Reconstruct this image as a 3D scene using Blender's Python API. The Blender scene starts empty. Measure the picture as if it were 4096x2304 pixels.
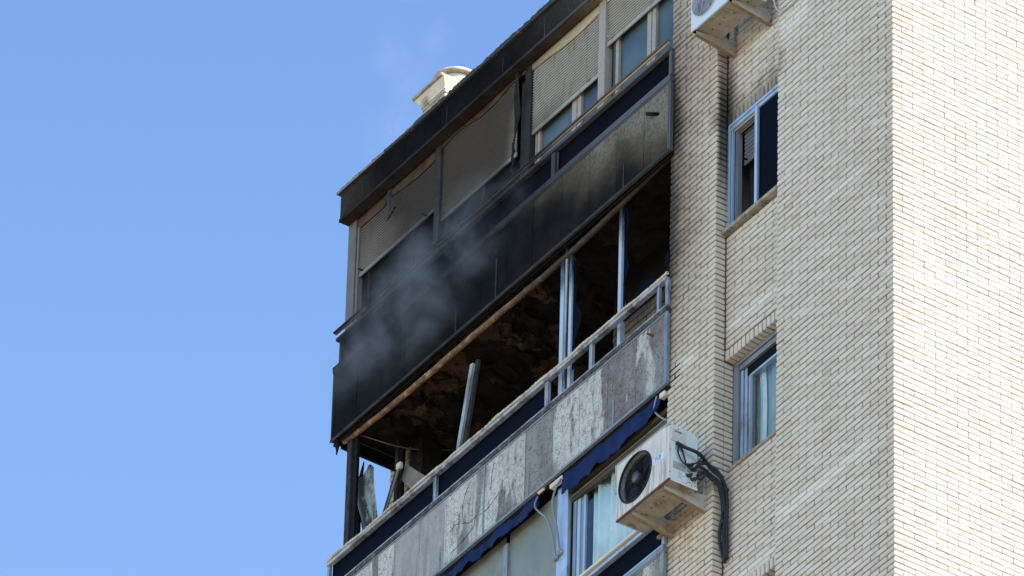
import bpy, math, random
from mathutils import Vector, Matrix
random.seed(7)
R = math.radians
scene = bpy.context.scene
col = scene.collection
ZO = 56.6                      # storey coordinates below are metres around the burnt flat; ground lies ZO below

# ------------------------------------------------------------------ camera
cd = bpy.data.cameras.new('camera'); cam = bpy.data.objects.new('camera', cd); col.objects.link(cam)
cam.matrix_world = Matrix(((0.56654644, 0.48901693, 0.66324021, 54.33392801),
                           (0.82372476, -0.35798866, -0.43968356, -40.26330015),
                           (0.02241976, 0.79542854, -0.60563256, -54.99700809 + ZO),
                           (0, 0, 0, 1)))
cd.sensor_width = 36.0; cd.lens = 36641.97 / 4096 * 36.0
cd.clip_start = 1.0; cd.clip_end = 6000
scene.camera = cam

# ------------------------------------------------------------------ light
SUN_EL, SUN_AZ = 40.0, 62.0      # azimuth from +Y towards +X
w = bpy.data.worlds.new('World'); scene.world = w; w.use_nodes = True
wn = w.node_tree; wn.nodes.clear()
wo = wn.nodes.new('ShaderNodeOutputWorld'); bg = wn.nodes.new('ShaderNodeBackground')
sk = wn.nodes.new('ShaderNodeTexSky'); sk.sky_type = 'NISHITA'; sk.sun_disc = False
sk.sun_elevation = R(SUN_EL); sk.sun_rotation = R(SUN_AZ); sk.altitude = 650
sk.air_density = 1.0; sk.dust_density = 0.15; sk.ozone_density = 1.5
bg.inputs[1].default_value = 0.15
# the sky deepens towards the zenith a little faster than the model's
tc = wn.nodes.new('ShaderNodeTexCoord'); sx = wn.nodes.new('ShaderNodeSeparateXYZ'); mr = wn.nodes.new('ShaderNodeMapRange'); vm = wn.nodes.new('ShaderNodeVectorMath')
mr.interpolation_type = 'SMOOTHSTEP'; vm.operation = 'MULTIPLY'
wn.links.new(tc.outputs['Generated'], sx.inputs[0]); wn.links.new(sx.outputs[2], mr.inputs[0])
for i_, v_ in ((1, .40), (2, .80), (3, 1.14), (4, .56)): mr.inputs[i_].default_value = v_
cb_ = wn.nodes.new('ShaderNodeCombineXYZ'); pw = wn.nodes.new('ShaderNodeMath'); pw.operation = 'POWER'; pw.inputs[1].default_value = .45
rd_ = wn.nodes.new('ShaderNodeMath'); rd_.operation = 'MULTIPLY'; rd_.inputs[1].default_value = .91; wn.links.new(mr.outputs[0], rd_.inputs[0]); wn.links.new(rd_.outputs[0], cb_.inputs[0]); wn.links.new(mr.outputs[0], cb_.inputs[1]); wn.links.new(mr.outputs[0], pw.inputs[0]); wn.links.new(pw.outputs[0], cb_.inputs[2])
wn.links.new(sk.outputs[0], vm.inputs[0]); wn.links.new(cb_.outputs[0], vm.inputs[1]); wn.links.new(vm.outputs[0], bg.inputs[0]); wn.links.new(bg.outputs[0], wo.inputs[0])
sd = bpy.data.lights.new('sun', 'SUN'); sun = bpy.data.objects.new('sun', sd); col.objects.link(sun)
sd.energy = 5.0; sd.angle = R(0.5); sd.color = (1.0, 0.955, 0.88)
ce = math.cos(R(SUN_EL))
sv = Vector((math.sin(R(SUN_AZ)) * ce, math.cos(R(SUN_AZ)) * ce, math.sin(R(SUN_EL))))
sun.rotation_euler = sv.to_track_quat('Z', 'Y').to_euler()
scene.view_settings.view_transform = 'Standard'; scene.view_settings.look = 'None'
scene.view_settings.gamma = 1.0; scene.view_settings.use_curve_mapping = False
scene.view_settings.exposure = 1.36
try:
    scene.cycles.volume_step_rate = 1.0; scene.cycles.volume_max_steps = 96
except Exception: pass

# ------------------------------------------------------------------ shader helper
class NT:
    def __init__(s, name):
        s.m = bpy.data.materials.new(name); s.m.use_nodes = True; s.t = s.m.node_tree
        s.t.nodes.clear(); s.out = s.t.nodes.new('ShaderNodeOutputMaterial')
        s._p = None
    def n(s, typ, ins=None, **kw):
        nd = s.t.nodes.new(typ)
        for k, v in kw.items(): setattr(nd, k, v)
        for k, v in (ins or {}).items():
            if isinstance(v, bpy.types.NodeSocket): s.t.links.new(v, nd.inputs[k])
            else: nd.inputs[k].default_value = v
        return nd
    def pos(s):
        if s._p is None:
            g = s.n('ShaderNodeNewGeometry')
            s._p = s.n('ShaderNodeVectorMath', {0: g.outputs['Position'], 1: (0, 0, ZO)}, operation='SUBTRACT').outputs[0]
            sp = s.n('ShaderNodeSeparateXYZ', {0: s._p}); s.x, s.y, s.z = sp.outputs
        return s._p
    def math(s, op, a, b=0.0, c=0.0, clamp=False):
        return s.n('ShaderNodeMath', {0: a, 1: b, 2: c}, operation=op, use_clamp=clamp).outputs[0]
    def scale(s, v, sc): return s.n('ShaderNodeVectorMath', {0: v, 1: sc}, operation='MULTIPLY').outputs[0]
    def noise(s, sc, det=4, rough=.55, vec=None, stretch=(1, 1, 1), dist=0.0, out='Fac'):
        v = vec if vec is not None else s.pos()
        if stretch != (1, 1, 1): v = s.scale(v, stretch)
        return s.n('ShaderNodeTexNoise', {'Vector': v, 'Scale': sc, 'Detail': det, 'Roughness': rough, 'Distortion': dist}).outputs[0 if out == 'Fac' else 1]
    def step(s, v, a, b, lo=0.0, hi=1.0):
        return s.n('ShaderNodeMapRange', {0: v, 1: a, 2: b, 3: lo, 4: hi}, interpolation_type='SMOOTHSTEP').outputs[0]
    def lin(s, v, a, b, lo=0.0, hi=1.0):
        return s.n('ShaderNodeMapRange', {0: v, 1: a, 2: b, 3: lo, 4: hi}).outputs[0]
    def mix(s, f, a, b, mode='MIX'):
        nd = s.n('ShaderNodeMix', data_type='RGBA', blend_type=mode)
        for i, v in ((0, f), (6, a), (7, b)):
            if isinstance(v, bpy.types.NodeSocket): s.t.links.new(v, nd.inputs[i])
            else: nd.inputs[i].default_value = (*v, 1) if isinstance(v, tuple) and len(v) == 3 else v
        return nd.outputs[2]
    def bump(s, h, st=.3, d=.004):
        return s.n('ShaderNodeBump', {'Height': h, 'Strength': st, 'Distance': d}).outputs[0]
    def bsdf(s, color, rough=.7, metal=0.0, normal=None, spec=.5, **ex):
        ins = {'Base Color': (*color, 1) if isinstance(color, tuple) else color, 'Roughness': rough, 'Metallic': metal, 'Specular IOR Level': spec}
        if normal is not None: ins['Normal'] = normal
        ins.update(ex)
        b = s.n('ShaderNodeBsdfPrincipled', ins)
        s.t.links.new(b.outputs[0], s.out.inputs[0]); return s.m

def simple(name, c, rough=.6, metal=0.0, var=.25, nsc=9.0, dirt=0.0, dirtc=(.05, .04, .035), spec=.5, bump=.15, streak=(1, 1, 1)):
    m = NT(name); m.pos()
    a = m.noise(nsc, 5, .6, stretch=streak); c2 = tuple(x * (1 - var) for x in c); c1 = tuple(min(1, x * (1 + var * .6)) for x in c)
    k = m.mix(m.lin(a, .3, .7), c2, c1)
    if dirt:
        d = m.step(m.noise(nsc * .6, 6, .7, stretch=streak, dist=.4), .62 - dirt * .4, .8 - dirt * .3)
        k = m.mix(d, k, dirtc)
    return m.bsdf(k, rough, metal, m.bump(m.noise(nsc * 12, 3, .6), bump, .003), spec)

# soot mask over the brick piers: dark beside the burnt flat and above the smoky window
def soot_near(m):
    nz = m.noise(3.2, 5, .6, stretch=(1, 1, .7)); wob = m.math('MULTIPLY', m.math('SUBTRACT', nz, .5), .75)
    xx = m.math('ADD', m.x, wob)
    a = m.step(xx, -3.62, -2.75, 1, 0)
    # strongest between the parapets of the two upper flats
    zu = m.math('MULTIPLY', m.step(m.z, -2.9, -.6), m.step(m.z, 1.1, 2.9, 1, .35))
    s1 = m.math('MULTIPLY', a, zu)
    edge = m.math('MULTIPLY', m.step(m.math('ADD', m.x, m.math('MULTIPLY', wob, .6)), -3.64, -3.34, 1, 0), m.math('MULTIPLY', m.step(m.z, -1.7, -1.0, .08, 1), m.step(m.z, .9, 1.6, 1, .25)))
    # around and above the recessed upper window
    dx = m.math('MULTIPLY', m.step(m.x, -3.1, -2.85), m.step(m.x, -1.7, -1.87, 0, 1))
    wz = m.math('ADD', m.z, m.math('MULTIPLY', m.math('SUBTRACT', m.noise(11, 4, .6, stretch=(1, 1, .25)), .5), .5))
    dz = m.math('MULTIPLY', m.step(wz, .75, .34, 0, 1), m.step(m.z, .18, .33))
    s2 = m.math('MULTIPLY', dx, dz)
    yy = m.step(m.y, .004, .05)
    cr = m.math('MULTIPLY', m.math('MULTIPLY', yy, m.step(m.x, -2.86, -2.66, 1, 0)), m.math('MULTIPLY', m.step(wz, -.8, .0), m.step(wz, 1.5, .6, 0, 1)))
    return m.math('MULTIPLY', s1, .72), edge, s2, cr

def smear_mask(m):
    "bands where mortar was smeared over the courses at the slab edges"
    nz = m.noise(5.5, 6, .7, stretch=(1, 1, 2.2)); tot = None
    for zc, hw, xa, xb, yq in ((-5.03, .11, -1.86, -.25, 0), (.78, .2, -1.86, -1.2, 0), (-2.16, .08, -2.88, -1.87, 1), (1.05, .10, -2.5, -1.87, 1), (-2.3, .12, -3.5, -3.05, 0),
                               (.42, .13, -3.1, -2.88, 0), (-5.2, .09, -2.85, -1.9, 1), (-1.75, .05, -1.2, -.4, 0), (-5.4, .1, 0, .3, 0), (-3.2, .09, -.2, .1, 0)):
        b = m.math('MULTIPLY', m.step(m.math('ABSOLUTE', m.math('SUBTRACT', m.z, zc)), hw, hw * .3, 0, 1),
                   m.math('MULTIPLY', m.step(m.x, xa - .05, xa + .1), m.step(m.x, xb, xb - .25, 0, 1)))
        tot = b if tot is None else m.math('MAXIMUM', tot, b)
    return m.math('MULTIPLY', tot, m.step(nz, .27, .47))

def make_brick(name, base, tan, mortar=False):
    m = NT(name); m.pos()
    at1 = m.n('ShaderNodeAttribute', attribute_name='tint', attribute_type='GEOMETRY').outputs['Fac']
    at2 = m.n('ShaderNodeAttribute', attribute_name='tint', attribute_type='OBJECT').outputs['Fac']
    t = m.math('ADD', at1, at2)
    big = m.noise(.9, 3, .5)
    k = m.mix(m.lin(t, 0, 1), base, tan)
    k = m.mix(m.math('MULTIPLY', m.step(big, .45, .7), .35), k, tan)
    # left pier is a little warmer
    k = m.mix(m.math('MULTIPLY', m.step(m.x, -2.0, -3.0, 0, 1), .5), k, (.57, .47, .365))
    fine = m.noise(60, 5, .7)
    k = m.mix(m.lin(fine, .3, .75, 0, .22), k, tuple(x * .62 for x in tan))
    blot = m.step(m.noise(14, 6, .7), .58, .70); k = m.mix(m.math('MULTIPLY', blot, .4), k, (.32, .26, .20)); run = m.math('MULTIPLY', m.step(m.noise(5, 5, .6, stretch=(1, 1, .10)), .52, .68), m.step(big, .4, .6)); k = m.mix(m.math('MULTIPLY', run, .3), k, (.33, .285, .24))
    sm = smear_mask(m); k = m.mix(m.math('MULTIPLY', sm, .7), k, (.66, .63, .59))
    # rusty runs below the brackets and sills
    rust = m.math('MULTIPLY', m.math('MULTIPLY', m.step(m.noise(9, 5, .6, stretch=(1, 1, .12)), .50, .62), m.step(m.z, -6.5, -4.25, 0, 1)),
                  m.math('MULTIPLY', m.step(m.z, -4.1, -4.35, 0, 1), m.step(m.x, -2.9, -3.2, 0, .55)))
    k = m.mix(rust, k, (.42, .25, .11))
    s1, e, s2, cr = soot_near(m)
    k = m.mix(s1, k, (.16, .105, .07)); k = m.mix(m.math('MULTIPLY', e, .9), k, (.022, .018, .017))
    k = m.mix(m.math('MULTIPLY', s2, .62), k, (.09, .05, .032)); k = m.mix(m.math('MULTIPLY', cr, .88), k, (.022, .019, .018))
    h = m.math('ADD', m.noise(34, 5, .65), m.math('MULTIPLY', m.noise(120, 3, .6), .4))
    return m.bsdf(k, .85, 0, m.bump(h, .5, .004), .25)

M = {}
M['brick'] = make_brick('cream_brick', (.62, .565, .515), (.53, .455, .385))
def make_mortar():
    m = NT('mortar'); m.pos()
    k = m.mix(m.lin(m.noise(8, 5, .6), .3, .7), (.15, .108, .07), (.245, .18, .118))
    sm = smear_mask(m); k = m.mix(m.math('MULTIPLY', sm, .85), k, (.56, .52, .46)); k = m.mix(m.step(m.x, -.02, -.005), k, (.40, .295, .19))  # mortar of the sunlit side wall is paler, sunlight put into its colour
    s1, e, s2, cr = soot_near(m); k = m.mix(m.math('MAXIMUM', m.math('MULTIPLY', s1, 1.3), m.math('MAXIMUM', e, m.math('MAXIMUM', s2, cr))), k, (.02, .013, .01))
    return m.bsdf(k, .95, 0, m.bump(m.noise(50, 5, .7), .7, .005), .1)
M['mortar'] = make_mortar()

def soot_panel(name, burnt):
    "cast fibre panels of the parapets; soot has its own shape on them"
    m = NT(name); m.pos()
    grain = m.noise(26, 6, .7)
    # short curly crazing lines
    wv = m.n('ShaderNodeVectorMath', {0: m.pos(), 1: m.scale(m.noise(9, 3, .5, out='c'), (.16, .16, .16))}, operation='ADD').outputs[0]
    vo = m.n('ShaderNodeTexVoronoi', {'Vector': wv, 'Scale': 17.0}, feature='DISTANCE_TO_EDGE').outputs[0]
    cr = m.math('MULTIPLY', m.step(vo, .05, .015, 0, 1), m.step(m.noise(13, 3, .5), .46, .54))
    vo2 = m.n('ShaderNodeTexVoronoi', {'Vector': wv, 'Scale': 31.0}, feature='DISTANCE_TO_EDGE').outputs[0]
    cr = m.math('MAXIMUM', cr, m.math('MULTIPLY', m.step(vo2, .07, .02, 0, 1), m.step(m.noise(17, 3, .5, stretch=(1.3, 1, 1)), .54, .6)))
    if not burnt:
        # pale render washed off in vertical sheets, mauve grey board beneath
        pan = m.n('ShaderNodeTexWhiteNoise', {1: m.math('FLOOR', m.math('DIVIDE', m.math('ADD', m.x, 9.62), .46))}, noise_dimensions='1D').outputs[0]
        n1 = m.noise(2.3, 5, .55, stretch=(1.6, 1, .42), dist=.25)
        bias = m.math('ADD', m.step(m.x, -5.0, -4.5, 0, .13), m.math('MULTIPLY', m.math('MULTIPLY', m.step(m.x, -6.02, -6.0), m.step(m.x, -5.53, -5.55, 0, 1)), .34))
        bias = m.math('ADD', m.math('ADD', bias, .02), m.math('MULTIPLY', m.math('SUBTRACT', pan, .5), .05))
        mk = m.step(m.math('ADD', n1, bias), .545, .615)
        white = m.mix(m.lin(grain, .3, .7), (.37, .355, .335), (.57, .55, .515))
        grey = m.mix(m.lin(m.noise(7, 5, .6), .3, .7), (.125, .11, .11), (.205, .182, .178))
        k = m.mix(mk, white, grey)
        # smooth blue-grey boards
        bl = m.math('MULTIPLY', m.step(m.x, -8.34, -8.32), m.step(m.x, -7.40, -7.42, 0, 1))
        k = m.mix(bl, k, m.mix(m.lin(m.noise(5, 6, .65, stretch=(3, 1, .35)), .3, .7), (.215, .215, .22), (.36, .355, .35)))
        k = m.mix(m.math('MULTIPLY', m.step(m.noise(1.6, 3, .5, stretch=(1.4, 1, .5)), .45, .62), .45), k, (.30, .29, .285)); st = m.math('MULTIPLY', m.step(m.noise(30, 4, .6, stretch=(1, 1, .05)), .60, .70), m.step(m.noise(2.2, 2, .5), .45, .6))
        k = m.mix(m.math('MULTIPLY', st, .45), k, (.12, .11, .11))
        k = m.mix(m.math('MULTIPLY', cr, m.math('SUBTRACT', .65, m.math('MULTIPLY', bl, .6))), k, (.045, .04, .04))
        wash = m.step(m.noise(6, 5, .65, stretch=(1.2, 1, .3)), .56, .72); k = m.mix(m.math('MULTIPLY', wash, .5), k, (.24, .23, .24))
        h = m.math('ADD', m.math('MULTIPLY', cr, -1.0), m.math('MULTIPLY', mk, -.6))
        return m.bsdf(k, .85, 0, m.bump(m.math('ADD', h, m.math('MULTIPLY', grain, .4)), .6, .006), .25)
    base = m.mix(m.lin(grain, .3, .7), (.13, .112, .092), (.235, .208, .172))
    base = m.mix(m.math('MULTIPLY', cr, .8), base, (.03, .028, .025))
    # soot front: clean only towards the brick pier, blackest to the left and below
    hz = m.math('ADD', m.math('MULTIPLY', m.math('SUBTRACT', m.z, .8), 1.15), m.math('MULTIPLY', m.math('ADD', m.x, 4.6), .42))
    hz = m.math('ADD', hz, m.math('MULTIPLY', m.math('SUBTRACT', m.noise(1.5, 5, .55, stretch=(1, 1, .8)), .5), 1.3))
    cl = m.step(hz, -.55, .85)
    soot = m.mix(m.lin(m.noise(3.0, 6, .6), .35, .65), (.0045, .0042, .0045), (.012, .011, .011))
    brown = m.mix(m.lin(grain, .3, .7), (.05, .04, .03), (.078, .060, .043))
    k = m.mix(m.step(cl, 0.0, .5), soot, brown); k = m.mix(m.step(cl, .4, 1.0), k, base)
    return m.bsdf(k, .72, 0, m.bump(m.math('ADD', grain, m.math('MULTIPLY', cr, -1)), .4, .005), .03)
M['panel_pale'] = soot_panel('weathered_render_panel', False)
M['panel_burnt'] = soot_panel('sooted_render_panel', True)

def fascia_mat():
    m = NT('sooted_fascia'); m.pos(); g = m.noise(30, 6, .7)
    cl = m.math('ADD', m.step(m.math('ADD', m.x, m.math('MULTIPLY', m.noise(1.4, 4, .5), 1.6)), -6.0, -3.0, 0, 1), m.step(m.math('ADD', m.x, m.noise(2, 4, .5)), -8.2, -9.3, 0, .5), clamp=True)
    k = m.mix(m.lin(m.noise(4, 6, .6), .3, .7), (.0035, .0034, .004), (.010, .0095, .010))
    sp = m.step(m.noise(40, 5, .7), .56, .64)
    k2 = m.mix(sp, m.mix(m.lin(g, .3, .7), (.055, .05, .044), (.10, .088, .075)), (.015, .014, .014))
    return m.bsdf(m.mix(cl, k, k2), .85, 0, m.bump(g, .35, .004), .02)
M['fascia'] = fascia_mat()

def sooted_metal(name, c, x0, x1, sootc=(.018, .017, .019), z=None, rough=.45, metal=.0, slats=False):
    "painted metal that gets sootier towards the left (x0 black .. x1 clean)"
    m = NT(name); m.pos()
    f = m.step(m.math('ADD', m.x, m.math('MULTIPLY', m.math('SUBTRACT', m.noise(1.3, 4, .55), .5), 1.6)), x0, x1)
    if z is not None:
        f = m.math('MULTIPLY', f, m.step(m.math('ADD', m.z, m.math('MULTIPLY', m.math('SUBTRACT', m.noise(2.5, 4, .6), .5), .5)), z[0], z[1]))
    g = m.noise(18, 5, .65); k = m.mix(m.lin(g, .3, .7), tuple(q * .82 for q in c), c)
    s = m.mix(m.lin(m.noise(6, 5, .6), .3, .7), sootc, tuple(min(1, q * 2.1) for q in sootc))
    k = m.mix(f, s, k)
    return m.bsdf(k, m.lin(f, 0, 1, .75, rough), metal, m.bump(g, .12, .002), m.lin(f, 0, 1, .03, .35))

M['shutter'] = NT('aluminium_shutter'); _m = M['shutter']; _m.pos()
# each curtain of slats: clean beige at the right, brown smoke film, and a paler wiped end at the far left
_a = _m.noise(1.1, 4, .55)
_x = _m.math('ADD', _m.x, _m.math('MULTIPLY', _m.math('SUBTRACT', _a, .5), .9))
_k = _m.mix(_m.step(_x, -6.75, -6.25), (.078, .066, .063), (.34, .325, .305))
_k = _m.mix(_m.step(_x, -8.0, -7.6), (.060, .053, .052), _k)
_zz = _m.math('ADD', _m.z, _m.math('MULTIPLY', _m.math('ADD', _m.x, 9.0), -.35))
_k = _m.mix(_m.math('MULTIPLY', _m.step(_x, -8.55, -9.3, 0, 1), _m.step(_zz, 3.3, 2.6, .35, 1)), _k, (.21, .195, .19))
_k = _m.mix(_m.math('MULTIPLY', _m.math('MULTIPLY', _m.step(_m.x, -6.3, -6.25), _m.step(_m.x, -5.4, -6.2, 0, 1)), _m.step(_m.z, 2.7, 2.35, 0, .6)), _k, (.10, .085, .075))
_k = _m.mix(_m.math('MULTIPLY', _m.step(_m.noise(9, 5, .65, stretch=(1, 1, .3)), .5, .7), .35), _k, (.05, .045, .042))
M['shutter'] = _m.bsdf(_k, .6, 0, _m.bump(_m.noise(40, 4, .6), .12, .002), .12)

M['frame_t'] = sooted_metal('smoked_window_frame', (.36, .305, .265), -7.9, -6.2)
M['frame_left'] = simple('taupe_corner_post', (.135, .115, .105), .6, 0, .2, 5, spec=.3)
M['box_t'] = sooted_metal('smoked_shutter_box', (.46, .36, .23), -7.0, -5.2, sootc=(.045, .030, .022))
M['under_t'] = sooted_metal('smoked_eave', (.20, .155, .10), -6.0, -4.3, sootc=(.020, .015, .012))
M['rail_t'] = sooted_metal('smoked_rail', (.09, .07, .055), -6.6, -4.2, sootc=(.014, .013, .014))
M['gold_t'] = sooted_metal('scorched_yellow_rail', (.42, .30, .17), -6.1, -4.5, sootc=(.035, .026, .022))
M['alu_t'] = sooted_metal('smoked_aluminium_trim', (.085, .081, .084), -6.8, -4.0, sootc=(.016, .015, .016))
M['black_metal'] = simple('charred_metal', (.010, .009, .009), .6, 0, .5, 14, spec=.05)
M['soffit_edge'] = simple('charred_soffit_edge', (.040, .036, .036), .6, 0, .45, 9, spec=.05)
M['alu'] = simple('anodised_aluminium', (.23, .255, .29), .45, .3, .18, 7, dirt=.25, dirtc=(.10, .10, .11), streak=(1, 1, .3))
M['alu_clean'] = simple('sky_tinted_aluminium', (.42, .53, .68), .32, .4, .15, 6, dirt=.28, dirtc=(.2, .21, .23), streak=(1, 1, .3))  # blue base colour carries the sky reflected in white aluminium
M['alu_post'] = simple('mill_finish_post', (.36, .395, .44), .42, .25, .25, 6, dirt=.5, dirtc=(.07, .06, .065), streak=(1, 1, .25))
M['grime'] = simple('grimy_joint', (.035, .029, .027), .85, 0, .5, 18, dirt=.4, dirtc=(.16, .13, .11))
M['bead'] = None
_m = NT('scorched_rope_handrail'); _m.pos()
_k = _m.mix(_m.lin(_m.noise(12, 4, .6), .3, .7), (.42, .34, .24), (.62, .54, .42))
_k = _m.mix(_m.step(_m.noise(7, 5, .7), .56, .68), _k, (.16, .07, .025))
_k = _m.mix(_m.step(_m.noise(16, 4, .6), .66, .72), _k, (.015, .012, .01))
_k = _m.mix(_m.math('MULTIPLY', _m.step(_m.x, -6.6, -9.3, 0, .65), _m.step(_m.noise(5, 4, .6), .4, .6)), _k, (.30, .16, .06))
M['bead'] = _m.bsdf(_k, .6, 0, _m.bump(_m.noise(60, 3, .6), .3, .003), .3)

def navy(name, c, rough=.12, spec=.12):
    m = NT(name); m.pos(); g = m.noise(4, 5, .6, stretch=(1, 1, .5))
    sc = m.step(m.noise(24, 6, .75, stretch=(1, 1, .6)), .68, .76)
    k = m.mix(m.lin(g, .3, .7), tuple(q * .75 for q in c), tuple(q * 1.25 for q in c)); k = m.mix(m.math('MULTIPLY', sc, .25), k, (.16, .2, .25))
    return m.bsdf(k, m.lin(g, .3, .7, rough, rough + .18), 0, None, spec)
M['navy'] = navy('navy_tinted_pane', (.002, .0035, .009), .4, .02)
M['navy_t'] = navy('navy_tinted_sooty_pane', (.0035, .0035, .0065), .5, .02)
M['soot_pane'] = navy('blackened_pane', (.006, .0055, .0055), .5, .03)
M['frost'] = None
_m = NT('frosted_blue_pane'); _m.pos()
_k = _m.mix(_m.lin(_m.noise(2.2, 4, .5), .3, .7), (.035, .055, .068), (.075, .11, .13))
M['frost'] = _m.bsdf(_k, .35, 0, _m.bump(_m.noise(90, 3, .5), .2, .002), .5)
_m = NT('clear_pane'); _m.pos()
_g = _m.n('ShaderNodeBsdfGlossy', {'Color': (.9, .95, 1, 1), 'Roughness': .02}); _t = _m.n('ShaderNodeBsdfTransparent', {'Color': (.95, .98, .99, 1)})
_mx = _m.n('ShaderNodeMixShader'); _mx.inputs[0].default_value = .07
_m.t.links.new(_t.outputs[0], _mx.inputs[1]); _m.t.links.new(_g.outputs[0], _mx.inputs[2]); _m.t.links.new(_mx.outputs[0], _m.out.inputs[0])
M['glass'] = _m.m
M['blind'] = simple('dusty_pale_blind_pane', (.20, .21, .18), .35, 0, .25, 2.5, dirt=.3, dirtc=(.12, .125, .10), streak=(1, 1, .5))
def cloth(name, c, var=.2):
    m = NT(name); m.pos(); k = m.mix(m.lin(m.noise(5, 4, .6), .3, .7), tuple(q * (1 - var) for q in c), c)
    return m.bsdf(k, .9, 0, m.bump(m.noise(60, 4, .6), .2, .002), .1)
M['curtain'] = cloth('aqua_white_curtain', (.66, .73, .70)); M['curtain_dark'] = cloth('black_curtain', (.03, .03, .036)); M['curtain_green'] = cloth('grey_green_curtain', (.34, .40, .36))
_m = NT('blue_awning_canvas'); _m.pos()
_k = _m.mix(_m.lin(_m.noise(6, 5, .6, stretch=(1, 1, .4)), .3, .7), (.003, .009, .048), (.006, .021, .10))
_k = _m.mix(_m.step(_m.noise(70, 3, .5), .74, .78), _k, (.25, .3, .35))
M['canvas'] = _m.bsdf(_k, .8, 0, _m.bump(_m.noise(60, 4, .6), .25, .002), .15)
M['black'] = simple('soot_black', (.007, .0065, .0065), .9, 0, .5, 5, spec=.1)
def ceiling():
    m = NT('burnt_ceiling'); m.pos()
    d = m.scale(m.noise(2.0, 4, .6, out='c'), (.9, .9, .9)); v = m.n('ShaderNodeVectorMath', {0: m.pos(), 1: d}, operation='ADD').outputs[0]
    a = m.noise(1.25, 4, .5, vec=v); b = m.noise(2.0, 4, .5, vec=v, stretch=(1.0, .55, 1)); c = m.noise(6, 5, .6, vec=v)
    fade = m.math('MULTIPLY', m.step(m.x, -4.9, -6.6, .12, 1), m.step(m.math('ADD', m.y, m.math('MULTIPLY', m.math('SUBTRACT', m.x, -9.6), .35)), .35, .9, 0, 1))
    k = m.mix(m.lin(c, .3, .7), (.006, .005, .005), (.028, .022, .018))
    k = m.mix(m.math('MULTIPLY', m.step(a, .53, .56), fade), k, m.mix(m.lin(c, .35, .65), (.055, .028, .017), (.13, .072, .046)))
    k = m.mix(m.math('MULTIPLY', m.step(b, .56, .58), fade), k, m.mix(m.lin(c, .3, .7), (.035, .030, .020), (.085, .073, .05)))
    k = m.mix(m.math('MULTIPLY', m.step(b, .50, .515), m.step(b, .53, .515, 0, 1)), k, (.004, .003, .003))
    k = m.mix(m.step(m.noise(5.5, 6, .7, vec=v), .69, .73, 0, .5), k, (.16, .11, .08)); k = m.mix(.35, k, (.004, .003, .003))
    return m.bsdf(k, .95, 0, m.bump(m.math('ADD', a, m.math('MULTIPLY', m.step(b, .55, .57), .5)), .6, .02), .1)
M['ceiling'] = ceiling()
_m = NT('sooted_brick'); _m.pos()
_k = _m.mix(_m.lin(_m.noise(5, 5, .6), .35, .65), (.10, .07, .05), (.22, .17, .13))
_k = _m.mix(_m.step(_m.z, -.45, .25), _k, (.010, .008, .007)); _k = _m.mix(_m.step(_m.noise(4, 5, .6), .52, .68), _k, (.02, .016, .014))
M['brick_sooted'] = _m.bsdf(_k, .9, 0, _m.bump(_m.noise(40, 5, .7), .5, .004), .15)
_m = NT('tan_inner_brick'); _m.pos()
_k = _m.mix(_m.lin(_m.noise(9, 5, .6), .3, .7), (.34, .26, .19), (.46, .37, .28))
_z = _m.math('ADD', _m.z, _m.math('MULTIPLY', _m.math('SUBTRACT', _m.noise(5, 4, .6), .5), .3))
_k = _m.mix(_m.math('MULTIPLY', _m.step(_z, -.42, -.15), _m.math('MULTIPLY', _m.step(_m.z, 2.0, 1.0, 0, 1), _m.step(_m.x, -9.36, -9.26))), _k, (.014, .011, .010))
M['brick_tan'] = _m.bsdf(_k, .85, 0, _m.bump(_m.noise(40, 5, .7), .4, .004), .15)
M['tube'] = None
_m = NT('scorched_awning_roller'); _m.pos()
_k = _m.mix(_m.lin(_m.noise(22, 6, .75), .35, .65), (.055, .035, .024), (.27, .155, .085))
_k = _m.mix(_m.step(_m.noise(7, 5, .7), .55, .66), _k, (.36, .28, .18)); _k = _m.mix(_m.step(_m.x, -7.2, -5.6, 0, .86), _k, (.03, .024, .022))
M['tube'] = _m.bsdf(_k, .75, 0, _m.bump(_m.noise(70, 5, .7), .7, .005), .25)
M['sill'] = simple('stone_sill', (.33, .28, .225), .85, 0, .3, 12, dirt=.35, dirtc=(.10, .08, .06), spec=.2, bump=.5)
M['grey_board'] = simple('smoked_board', (.17, .145, .125), .8, 0, .3, 5, dirt=.2)
M['torn'] = None
_m = NT('smoked_torn_sheet'); _m.pos()
_k = _m.mix(_m.step(_m.math('ADD', _m.noise(5, 6, .7, stretch=(2.2, 1, .8)), _m.step(_m.x, -9.40, -9.50, 0, .3)), .42, .62), (.30, .36, .33), (.035, .035, .034))
M['torn'] = _m.bsdf(_k, .5, 0, _m.bump(_m.noise(30, 4, .6), .3, .004), .4)
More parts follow.
